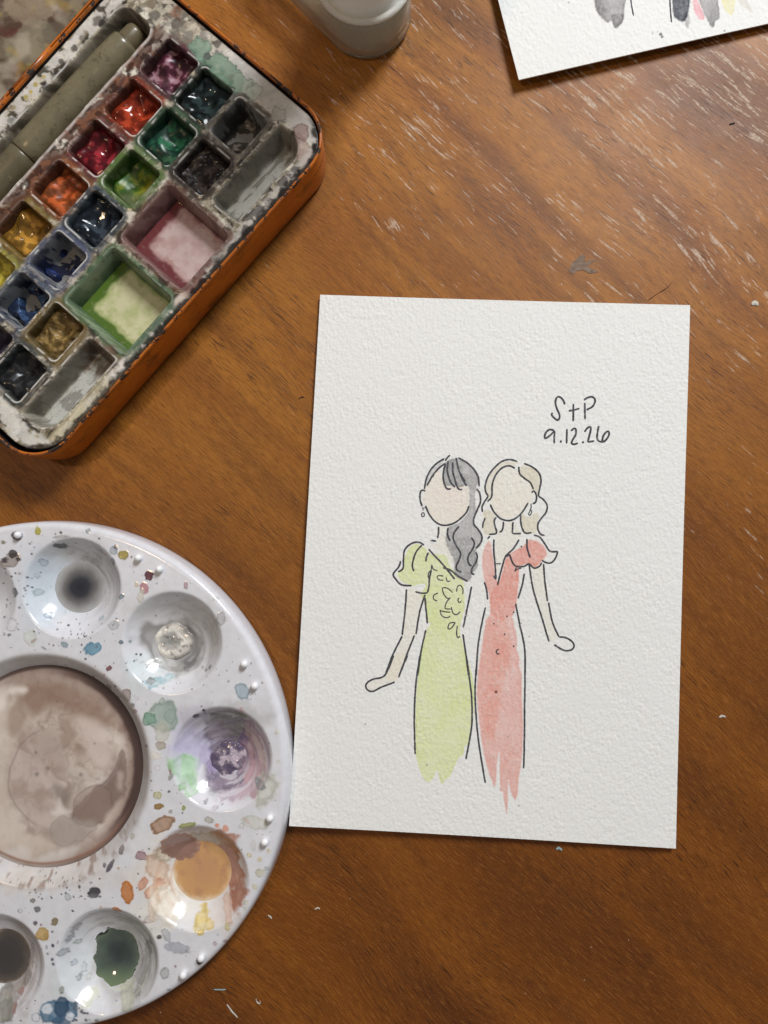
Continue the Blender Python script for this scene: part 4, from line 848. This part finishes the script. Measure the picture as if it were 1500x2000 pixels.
# grime on the ridges between the wells, lips chipped to white, with edge highlights painted in
ridge = sst(2.6, 1.2, near)*sst(-.5, .1, near)
mixc(Ct, q(106, 94, 68), ridge*sst(-.12, .0, n5+.3*n3)*.8); mixc(Ct, q(52, 48, 44), ridge*sst(.06, .14, n2+.4*n1)*.8)
def bandc(u0, v0, ru, rv, c, al, nn=None, th=(-.3, .3)):
    d = np.hypot((gu-u0)/ru, (gv-v0)/rv)-1+.9*n1
    a = sst(.35, -.35, d)*al
    if nn is not None: a = a*sst(th[0], th[1], nn)
    mixc(Ct, c, a)
PANC = {(1,0):((66,24,38),(140,74,92)),(1,1):((132,38,18),(206,70,34)),(1,2):((92,20,28),(172,44,54)),(1,3):((128,58,20),(222,98,42)),(1,4):((118,82,22),(204,142,44)),(1,5):((150,132,28),(220,204,60)),(1,6):((190,176,70),(226,214,110)),
 (2,0):((20,27,27),(48,66,64)),(2,1):((20,56,42),(44,112,76)),(2,2):((56,98,26),(128,140,36)),(2,3):((24,30,38),(60,70,80)),(2,4):((28,40,84),(58,80,150)),(2,5):((30,44,72),(60,92,140)),(2,6):((32,26,38),(64,52,72)),
 (3,0):((70,66,60),(150,146,138)),(3,1):((36,28,26),(74,62,58)),(3,5):((96,74,34),(160,128,70)),(3,6):((32,32,33),(62,62,64))}
WALLC = {(1,0):(96,54,66),(1,1):(120,56,40),(1,2):(120,62,64),(1,3):(130,84,50),(1,4):(128,110,52),(1,5):(150,140,60),(1,6):(150,140,70),(2,0):(64,76,66),(2,1):(70,98,72),(2,2):(110,124,80),(2,3):(86,98,106),(2,4):(120,126,136),(2,5):(110,120,132),(2,6):(90,90,100),(3,0):(150,146,138),(3,1):(92,80,76),(3,5):(120,104,66),(3,6):(92,96,94)}
for key, (cu, cv, hu, hv) in pans.items():
    s_ = sdrr(gu, gv, cu, cv, hu, hv, 1.7)
    wl = q(*WALLC[key]); dk_ = q(*PANC[key][0])
    mixc(Ct, wl, sst(2.6, 1.0, s_+1.4*n2)*sst(-.25, -.05, n5)*.75)
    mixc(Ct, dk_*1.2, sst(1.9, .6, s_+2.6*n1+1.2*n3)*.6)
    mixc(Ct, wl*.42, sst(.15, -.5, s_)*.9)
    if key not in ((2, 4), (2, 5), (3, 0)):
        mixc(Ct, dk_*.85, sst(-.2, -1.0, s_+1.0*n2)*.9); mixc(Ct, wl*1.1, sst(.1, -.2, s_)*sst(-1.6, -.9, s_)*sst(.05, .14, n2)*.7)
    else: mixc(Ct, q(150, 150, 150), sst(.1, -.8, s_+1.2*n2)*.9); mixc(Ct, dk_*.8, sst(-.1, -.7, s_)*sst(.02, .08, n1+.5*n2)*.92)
    Ct[..., 3] = np.where(s_ < 1.2, 1.0, Ct[..., 3])
lipw = np.exp(-((near-.25)/.24)**2); mixc(Ct, q(222, 218, 210), lipw*sst(.0, .2, n5+.25*n2)*.8)  # pale lip edges: white chips plus painted highlights
# row behind the back pans: reddish brown spill
spill = sst(-29.0, -27.5, gv)*sst(-21.0, -23.0, gv)
mixc(Ct, q(92, 58, 46), spill*sst(-.3, -.1, n5)*.88*sst(70, 60, gu)); mixc(Ct, q(136, 84, 58), spill*sst(.02, .12, n1)*.7); mixc(Ct, q(44, 30, 26), spill*sst(.14, .22, n2)*.7)
mixc(Ct, q(206, 196, 188), np.exp(-((chs-.5)/.5)**2)*sst(-31, -28, gv)*np.clip(.75+n2, 0, 1)*.85)
# back strip
bs = sst(-42.6, -43.6, gv); mixc(Ct, q(206, 200, 192), bs*.75*sst(.25, -.1, n2))
for x, y, r, c in [(70,165,4,(176,152,60)),(85,150,3,(186,158,56)),(50,190,5,(170,152,70)),(60,180,3,(190,160,60)),(25,210,4,(150,136,90)),(120,120,5,(90,84,76)),(145,95,6,(70,62,56)),(160,75,5,(120,112,102)),(190,40,8,(100,92,84)),(235,20,8,(150,142,132)),(240,30,3,(216,210,202)),(300,30,8,(96,88,80)),(345,45,9,(86,78,72)),(20,235,5,(130,130,120))]:
    u0, v0 = tuv(x, y, ZT); s = r/6.2*1.25; d = np.hypot(gu-u0, gv-v0)/s-1+.9*n2; mixc(Ct, q(*c), sst(.25, -.25, d)*.85)
# end margins: bare white with rimmed green and brown stains on the right end
margin = sst(64.8, 66.5, gu)
mixc(Ct, q(208, 203, 197), margin*sst(-12, 2, gv)*.8)
bandc(68.5, -22, 5, 12, q(120, 112, 100), .8, n2, (-.25, .2))
for x, y, rx, ry, rot, c, al in [(440,140,4,9,0,(110,142,118),.8),(395,95,3.4,4,0,(120,150,128),.8),(475,165,3,5,0,(150,166,146),.7),(495,180,3,3,0,(176,182,166),.7),(585,290,3.2,7,0,(176,150,138),.75),(590,260,2.4,3,0,(160,126,118),.7),(545,225,2.4,3,0,(190,184,176),.8),(405,108,1.4,1.4,0,(90,96,90),.9)]:
    u0, v0 = tuv(x, y, ZT); d = np.hypot((gu-u0)/rx, (gv-v0)/ry)-1+.8*n2
    mixc(Ct, q(*c), sst(.15, -.15, d)*al); mixc(Ct, q(*c)*.45, np.exp(-((d+.08)/.07)**2)*.7)
# front margin: smears in the colours of the wells beside it
fm = sst(38.0, 39.2, gv)
mixc(Ct, q(200, 194, 188), fm*.5)
mixc(Ct, q(96, 90, 88), fm*sst(.0, .1, n2)*.8*sst(22, 30, gu)); mixc(Ct, q(128, 88, 78), fm*sst(-.2, -.1, n1+.4*n2)*sst(-1, 2, gu)*sst(19, 12, gu)*.9)
mixc(Ct, q(84, 104, 86), fm*sst(-.25, -.1, n2)*sst(-28, -24, gu)*sst(0, -4, gu)*.85)
mixc(Ct, q(214, 196, 180), fm*sst(-4, -2, gu)*sst(4, 0, gu)*.85)
mixc(Ct, q(216, 208, 200), fm*sst(-36, -32, gu)*sst(-25, -29, gu)*sst(.3, .1, n2)*.9)
ll = sst(37.0, 38.6, np.maximum(gv, -(gu)-26+0*gu))*sst(-33, -38, gu)*sst(30, 34, gv+(-(gu)-40)*.0)
mixc(Ct, q(196, 186, 152), ll*np.clip(.8+n1, 0, 1)*.85)
mixc(Ct, q(150, 136, 104), ll*sst(.1, .3, n2)*.6)
mixc(Ct, q(210, 208, 202), sst(-62, -64, gu)*sst(10, 16, gv)*.7*sst(.25, 0, n2))
# mixing wells and slots
for (cu, cv, hu, hv), wcl, fc, lc_ in zip(squares, ((156, 116, 110), (140, 156, 124)), ((206, 176, 172), (200, 196, 150)), ((104, 62, 56), (74, 108, 74))):
    s_ = sdrr(gu, gv, cu, cv, hu, hv, 2.0)
    mixc(Ct, q(*lc_), sst(1.9, .6, s_+1.6*n2)*.7); mixc(Ct, q(*wcl), sst(.1, -.5, s_)*.9); mixc(Ct, q(*lc_)*.7, sst(-.1, -.5, s_)*sst(.05, .12, n5)*.5); mixc(Ct, q(*lc_)*.55, sst(-.9, -2.2, s_+.6*n2)*.85); Ct[..., 3] = np.where(s_ < .6, 1, Ct[..., 3])
for (cu, cv, hu, hv), s_ in zip(slots, sds[-2:]):
    ins = sst(.2, -.8, s_); na = fbm(gu/9, gv/2.2, 4, 731); nb = fbm(gu/5, gv/3, 4, 733)
    mixc(Ct, q(142, 135, 118), ins*.9); mixc(Ct, q(206, 208, 200), ins*sst(-2.0, -3.2, s_+.8*nb)*.85)  # grey walls against a pale floor paint in the trough's shading
    mixc(Ct, q(104, 98, 88), ins*sst(.06, .2, na)*.6); mixc(Ct, q(58, 52, 46), ins*np.exp(-((s_+2.7+.6*nb)/.5)**2)*np.clip(.5+na, 0, 1)*.6)
    mixc(Ct, q(70, 62, 54), ins*np.exp(-((nb-.06)/.02)**2)*.4)
bandc(-33, 31, 6, 5, q(110, 88, 70), .8, n2, (-.3, .1))
# channel
ci = sst(.2, -.8, chs); mixc(Ct, q(120, 110, 92), ci*.75); mixc(Ct, q(74, 66, 54), ci*sst(0, .3, n1)*.8)
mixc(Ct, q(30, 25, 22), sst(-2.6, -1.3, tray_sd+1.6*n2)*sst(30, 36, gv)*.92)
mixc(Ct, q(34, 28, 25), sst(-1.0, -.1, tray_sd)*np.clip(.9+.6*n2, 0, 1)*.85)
Ct[..., :3] *= np.where(near < -.2, .86, 1.0)[..., None]  # everything inside the wells darkened, painting in the shade of their walls
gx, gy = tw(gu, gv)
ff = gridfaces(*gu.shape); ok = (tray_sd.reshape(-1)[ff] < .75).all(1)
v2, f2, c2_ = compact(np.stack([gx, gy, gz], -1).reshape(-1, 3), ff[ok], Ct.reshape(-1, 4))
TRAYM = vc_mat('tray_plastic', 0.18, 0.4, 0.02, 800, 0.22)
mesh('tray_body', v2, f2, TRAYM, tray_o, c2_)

CAKE = vc_mat('watercolour_cake', 0.10, 0.60, 0.006, 700, 0.3, var=0.12)
CAKEN = {(1,0):'dark magenta paint cake',(1,1):'glossy orange red paint cake',(1,2):'deep red paint cake',(1,3):'bright orange paint cake',(1,4):'yellow ochre paint cake',(1,5):'lemon yellow paint cake',(1,6):'pale yellow paint cake',(2,0):'near black teal paint cake',(2,1):'emerald green paint cake',(2,2):'sap green paint cake worn thin',(2,3):'navy paint cake',(2,4):'ultramarine paint worn down to the pan',(2,5):'dull blue paint worn down to the pan',(2,6):'dark violet paint cake',(3,0):'dark flakes in an almost empty pan',(3,1):'crumbled dark brown paint cake',(3,5):'cracked yellow brown paint cake',(3,6):'black paint cake'}
LEVEL = {(2,2):3.6,(2,4):1.8,(2,5):2.2,(3,0):.6,(1,0):5.6,(2,0):6.4,(2,3):6.2,(3,6):5.6,(3,1):5.8,(3,5):5.6}
for idx, (key, (cu, cv, hu, hv)) in enumerate(pans.items()):
    if key == (1, 6): continue
    n = 54; a, b = np.meshgrid(np.linspace(-hu+.15, hu-.15, n), np.linspace(-hv+.15, hv-.15, n), indexing='ij')
    sd_ = 900+idx*31; lev = LEVEL.get(key, 5.4)
    n1_ = perlin(a/7, b/7, sd_)+.15*perlin(a/3, b/3, sd_+7); n2_ = fbm(a/3.0, b/3.0, 3, sd_+3); e = sdrr(a, b, 0, 0, hu, hv, 1.5)
    hol = np.exp(-(((a-1.0-n1_)/3.6)**2+((b-.4)/3.2)**2))
    z = ZT-PDEP+lev+1.6*n1_-1.9*hol*min(1, lev/3)+.1*n2_
    if key in ((3, 1), (3, 5)): z += 1.0*np.abs(fbm(a/3.0, b/3.0, 3, sd_+9))
    z = z-.5*sst(-1.4, 0, e)*(lev > 2)
    if key in ((2, 4), (2, 5), (3, 0)): z = ZT-PDEP+lev*sst(-.02, .32, n1_+.03*(a-b)*(1 if key != (3, 0) else 0))*1.4-.3
    if key == (2, 2): z = z-1.2*sst(2, -6, a-b)
    dk, br = PANC[key]; Cc = np.ones(a.shape+(4,)); Cc[..., :3] = q(*dk)
    mixc(Cc, q(*br), np.clip(sst(-.02, .22, n2_)*.75+hol*.25, 0, 1)*sst(-.6, -2.6, e+1.2*n1_)); mixc(Cc, q(*dk)*.45, sst(.05, .35, -n2_)*.6)
    if key == (1, 0): mixc(Cc, q(176, 140, 150), sst(.12, .3, n2_)*.6)
    if key == (2, 2): mixc(Cc, q(176, 160, 40), np.exp(-(((a-2)/3)**2+((b-3)/2)**2))*.8); mixc(Cc, q(120, 126, 92), sst(0, -5, a-b+4*n1_)*.6)
    wetp = {(1,1): 1, (2,3): .9, (1,4): .85, (2,0): .95, (1,2): .8}.get(key, .35+.3*((idx*37) % 10)/10)
    Cc[..., 3] = np.clip(wetp+.35*n1_+.3*hol, 0, 1)
    X, Y = tw(cu+a, cv+b)
    o = mesh('paint_cake', np.stack([X, Y, z], -1).reshape(-1, 3), gridfaces(n, n), CAKE, tray_o, Cc.reshape(-1, 4)); o['label'] = CAKEN[key]
# liquid left in the two square mixing wells
for (cu, cv, hu, hv), nm, deep, pale, tint in zip(squares, ('watery pink wash in a square mixing well', 'watery green wash in a square mixing well'), ((116, 36, 42), (66, 104, 14)), ((216, 190, 184), (210, 204, 158)), ((190, 138, 132), (152, 170, 84))):
    n = 90; hu2, hv2 = hu-.9, hv-.9
    a, b = np.meshgrid(np.linspace(-hu2, hu2, n), np.linspace(-hv2, hv2, n), indexing='ij'); sd_ = int(cu*10)+500
    e = sdrr(a, b, 0, 0, hu2, hv2, 2.0); n1_ = fbm(a/5, b/5, 4, sd_); n2_ = fbm(a/2, b/2, 4, sd_+3)
    Cc = np.ones(a.shape+(4,)); Cc[..., :3] = q(*pale); mixc(Cc, q(*tint), sst(-.3, .5, n1_+.2*n2_)*.55)
    sh = sdrr(a, b, 1.2, 1.6, hu2-2.6, hv2-2.6, 1.5)+1.3*n1_
    mixc(Cc, q(*tint), sst(-1.8, -.2, sh)*.6); mixc(Cc, q(*deep), sst(-.5, 1.0, sh)*.92); mixc(Cc, q(*tint)*.7, np.exp(-((sh+1.2)/.8)**2)*.35*sst(0, .2, n2_)); mixc(Cc, q(*pale)*.7, sst(.15, .5, n2_)*.2)
    X, Y = tw(cu+a, cv+b); Z = np.full(a.shape, ZT-9.5+2.3)+.02*n1_
    ff = gridfaces(n, n); ok = (e.reshape(-1)[ff] < .1).all(1)
    v2, f2, c3 = compact(np.stack([X, Y, Z], -1).reshape(-1, 3), ff[ok], Cc.reshape(-1, 4))
    o = mesh('paint_puddle', v2, f2, PAINT, tray_o, c3); o['label'] = nm

# water brush lying in the channel
brush_o = empty('water_brush', (*tw(0, -37), 6), 'olive translucent plastic water brush lying in the channel of the tray', 'brush')
def brush_mat(name, c, rough, lines=False):
    t = NT(name); P = t.pos(); n = t.noise(P, 130, 4, 0.6); n2 = t.noise(P, 600, 5, 0.65)
    cc_ = t.mix(t.ramp(n, [(0.35, (0,)*3), (0.7, (0.6,)*3)]), tuple(c), tuple(np.array(c)*.62))
    cc_ = t.mix(t.ramp(n2, [(0.6, (0,)*3), (0.72, (0.7,)*3)]), cc_, tuple(lin(64, 54, 40)))
    n3 = t.noise(P, 240, 5, 0.7, 0.4)
    cc_ = t.mix(t.ramp(n3, [(0.56, (0,)*3), (0.66, (0.55,)*3)]), cc_, tuple(lin(74, 64, 46)))
    cc_ = t.mix(t.ramp(n3, [(0.30, (0.4,)*3), (0.40, (0,)*3)]), cc_, tuple(lin(156, 146, 116)))
    t.l(cc_, t.b.inputs['Base Color']); t.b.inputs['Roughness'].default_value = rough
    t.b.inputs['Transmission Weight'].default_value = 0.12; t.b.inputs['Specular IOR Level'].default_value = 0.5
    t.bump(n2, 0.3, 0.00006); return t.m
BR1 = brush_mat('brush_cap_plastic', lin(128, 118, 92, 1.0), 0.28); BR2 = brush_mat('brush_barrel_plastic', lin(112, 102, 78, 1.0), 0.32); BR3 = brush_mat('brush_tip_plastic', lin(120, 108, 82, 1.0), 0.3)
def rod(name, prof, mat, v0=-36.4, v1=-36.6, z0=11.0, parent=None):
    rings = []; n = 40
    for u, r in prof:
        a = np.linspace(0, 2*np.pi, n, endpoint=False); vv = np.interp(u, [-66, 60], [v1, v0]); X, Y = tw(u+a*0, vv+r*np.cos(a))
        rings.append(np.stack([X, Y, z0+r*np.sin(a)], 1))
    V, f = loft(rings, True, True); return mesh(name, V, f, mat, parent or brush_o)
bcap = rod('brush_cap', [(52.6, 3.4), (53.2, 4.4), (52.8, 4.9), (51.5, 5.2), (44.5, 5.5), (30, 5.7), (6, 5.8), (2.4, 5.8), (2.0, 5.5)], BR1)
rod('cap_tip', [(59.6, .6), (59.4, 2.4), (58.8, 3.3), (57.6, 3.7), (53.0, 4.0), (52.4, 4.0)], BR3, parent=bcap)
rod('barrel', [(2.05, 5.2), (1.2, 5.55), (-2, 5.6), (-30, 5.5), (-58, 5.2), (-61, 4.4), (-61.8, 2)], BR2)

# ------------------------------------------------------------------ water bottle
bot_o = empty('water_bottle', (-25, 194, 0), 'cloudy translucent plastic water bottle standing at the far edge above the tin', 'bottle')
def cloudy(name, c, tr, rough=0.3):
    t = NT(name); P = t.pos(); n = t.noise(P, 160, 4, 0.6); n2 = t.noise(P, 900, 3, 0.6)
    col = t.mix(t.ramp(n2, [(0.6, (0,)*3), (0.74, (0.35,)*3)]), tuple(c), tuple(np.array(c)*.75))
    t.l(col, t.b.inputs['Base Color']); t.b.inputs['Roughness'].default_value = rough
    trn = t.n('ShaderNodeBsdfTransparent'); trn.inputs[0].default_value = (0.9, 0.9, 0.88, 1)
    tl = t.n('ShaderNodeBsdfTranslucent'); t.l(col, tl.inputs[0])
    m1 = t.n('ShaderNodeMixShader'); m1.inputs[0].default_value = 0.35; t.l(t.b.outputs[0], m1.inputs[1]); t.l(tl.outputs[0], m1.inputs[2])
    m2 = t.n('ShaderNodeMixShader')
    f_ = t.n('ShaderNodeMapRange'); t.l(n, f_.inputs[0]); f_.inputs[3].default_value = max(tr-.1, 0); f_.inputs[4].default_value = tr+.1
    t.l(f_.outputs[0], m2.inputs[0]); t.l(m1.outputs[0], m2.inputs[1]); t.l(trn.outputs[0], m2.inputs[2])
    t.l(m2.outputs[0], t.o.inputs[0]); return t.m
BOT = cloudy('cloudy_plastic', lin(222, 218, 208), 0.5, 0.22); RING = cloudy('cloudy_ring', lin(244, 242, 234), 0.1, 0.3)
def hull(A_, ra, B_, rb, off=0, n=40):
    d = np.array(B_)-np.array(A_); a0 = math.atan2(d[1], d[0]); p = []
    for i in range(n+1):
        a = a0+math.pi/2+math.pi*i/n; p.append((A_[0]+(ra+off)*math.cos(a), A_[1]+(ra+off)*math.sin(a)))
    for i in range(n+1):
        a = a0-math.pi/2+math.pi*i/n; p.append((B_[0]+(rb+off)*math.cos(a), B_[1]+(rb+off)*math.sin(a)))
    return np.array(p)
A0, B0 = (-17.6, 187.0), (-37.0, 208.0)
def frosted(name, c, rough, tr=0.9):
    t = NT(name); P = t.pos(); n2 = t.noise(P, 700, 4, 0.6); n = t.noise(P, 90, 4, 0.6)
    t.l(t.mix(t.ramp(n2, [(0.58, (0,)*3), (0.74, (0.3,)*3)]), tuple(c), tuple(np.array(c)*.7)), t.b.inputs['Base Color'])
    t.l(t.math('ADD', rough-.06, t.math('MULTIPLY', n, .14)), t.b.inputs['Roughness'])
    t.b.inputs['Transmission Weight'].default_value = tr; t.b.inputs['IOR'].default_value = 1.24; return t.m
FR = frosted('frosted_plastic', lin(248, 245, 236), 0.14, 0.86); FR2 = frosted('frosted_ring', lin(246, 244, 236), 0.3, 0.45)
outer = [(-3, .12), (-1.6, .2), (-.5, .8), (0, 2), (.1, 10), (0, 15.6), (-.3, 16.8), (-1.2, 17.6), (-2.4, 17.9)]
inner = [(-2.6, 17.0), (-1.9, 16.6), (-1.2, 15.6), (-1.1, 10), (-1.2, 2.4), (-1.9, 1.5), (-4, 1.2)]
rings = [np.c_[hull(A0, 15.4, B0, 15.4, o_), np.full(82, z_)] for o_, z_ in outer+inner]
V, f = loft(rings, True, True); mesh('bottle_body', V, f, FR, bot_o)
V, f = lathe([(15.2, 17.6), (15.9, 17.9), (16.1, 18.5), (15.6, 19.2), (14.6, 19.3), (14.0, 18.8), (13.8, 18.0), (15.2, 17.6)], -17.4, 187.2, 80); mesh('shoulder_ring', V, f, FR2, bot_o)
V, f = lathe([(13.9, 17.8), (13.0, 18.3), (12.6, 20), (12.4, 92), (11.6, 95), (9, 96), (.1, 96.2)], -17.4, 187.2, 64); mesh('neck', V, f, RING, bot_o)
rings = [np.c_[hull(A0, 14.0, B0, 14.0, o_), np.full(82, z_)] for o_, z_ in [(-1.5, 1.7), (0, 2.8), (0, 6.4), (-.4, 6.5)]]
V, f = loft(rings, True, True); mesh('dirty_water', V, f, frosted('grey_water', lin(226, 220, 204), 0.12, 0.9), bot_o)

# ------------------------------------------------------------------ crumbs on the table
LINT = flat_mat('paper_lint', lin(196, 188, 176), 0.9, 0.1)
def fleck(name, pts, wd, label, cat, mat=LINT, z=.25, grp=None):
    P = np.array([un(x, y, z) for x, y in pts]); P = catmull(P, 5) if len(P) > 2 else np.linspace(P[0], P[1], 6)
    n = len(P); tg = np.gradient(P, axis=0); tg /= np.hypot(*tg.T)[:, None]+1e-9; nr_ = np.stack([-tg[:, 1], tg[:, 0]], 1)
    prof = wd*np.sqrt(np.clip(np.sin(np.linspace(.12, np.pi-.12, n)), 0, 1))*(1+.3*perlin(np.arange(n)*.9, np.arange(n)*0+pts[0][0], 3))
    V = []
    for k, zz in ((-1, 0.02), (-.5, .22), (.5, .26), (1, .02)):
        r = P+nr_*(prof*k)[:, None]; V.append(np.c_[r, np.full(n, zz)+.12*np.sin(np.arange(n))*(zz > .1)])
    V = np.concatenate(V); f = [[k*n+i, k*n+i+1, (k+1)*n+i+1, (k+1)*n+i] for k in range(3) for i in range(n-1)]
    f += [[3*n+i, 3*n+i+1, i+1, i] for i in range(n-1)]+[[0, n, 2*n, 3*n], [n-1, 4*n-1, 3*n-1, 2*n-1]]
    o = mesh(name, V, f, mat, base=(*P[n//2], 0)); tag(o, label, cat, grp); return o
DK = flat_mat('dark_lint', lin(52, 44, 40), 0.8, 0.2); TEAL = flat_mat('teal_lint', lin(150, 170, 170), 0.8, 0.2)
fleck('paper_crumb', [(1468,596),(1475,591),(1481,597)], .9, 'white paper crumb near the right edge of the table', 'crumb')
fleck('paper_crumb', [(1404,1402),(1411,1399),(1418,1401)], .45, 'tiny white crumb on the table right of the painted card', 'crumb')
fleck('paper_crumb', [(1086,1660),(1092,1657),(1098,1662)], .5, 'pale teal crumb just below the painted card', 'crumb', TEAL)
fleck('paper_crumb', [(500,1951),(501,1957),(507,1961),(508,1955)], .25, 'small curled white crumb near the bottom of the table', 'crumb')
fleck('paper_thread', [(417,1933),(430,1934),(441,1933)], .28, 'thin grey thread lying level below the palette', 'thread', TEAL)
fleck('paper_thread', [(443,1962),(450,1973),(457,1981),(464,1988)], .35, 'thin white thread slanting below the palette', 'thread')
fleck('paper_crumb', [(523,1788),(527,1791),(531,1795)], .35, 'short white sliver beside the lower right rim of the palette', 'crumb')
fleck('paper_crumb', [(614,1777),(620,1774),(625,1776)], .3, 'tiny white sliver between the palette and the card bottom', 'crumb')
fleck('dark_hair', [(1266,586),(1285,573),(1304,561),(1312,552)], .1, 'fine dark hair on the table above the painted card', 'hair', DK)
fleck('dark_hair', [(583,779),(588,776),(594,775)], .2, 'short dark bristle left of the painted card', 'bristle', DK)
fleck('dark_hair', [(1425,243),(1430,241),(1436,240)], .35, 'small black crumb at the upper right of the table', 'crumb', DK)
sm = np.array([un(x, y, .06) for x, y in [(1110,530),(1117,514),(1128,503),(1141,496),(1144,505),(1139,512),(1168,506),(1152,516),(1147,521),(1170,531),(1152,535),(1138,527),(1126,530),(1120,536)]])
smv = np.concatenate([np.c_[sm, np.full(14, .05)], np.c_[sm*.96+sm.mean(0)*.04, np.full(14, .12)]])
o = mesh('paint_flake', smv, [[i, (i+1) % 14, (i+1) % 14+14, i+14] for i in range(14)]+[[14+i for i in range(14)]], flat_mat('flake_grey', lin(128, 108, 92), 0.7, 0.2, var=.5, scale=700), smooth=False, base=(*sm.mean(0), 0))
tag(o, 'jagged grey brown paint flake stuck on the table above the card', 'paint flake')
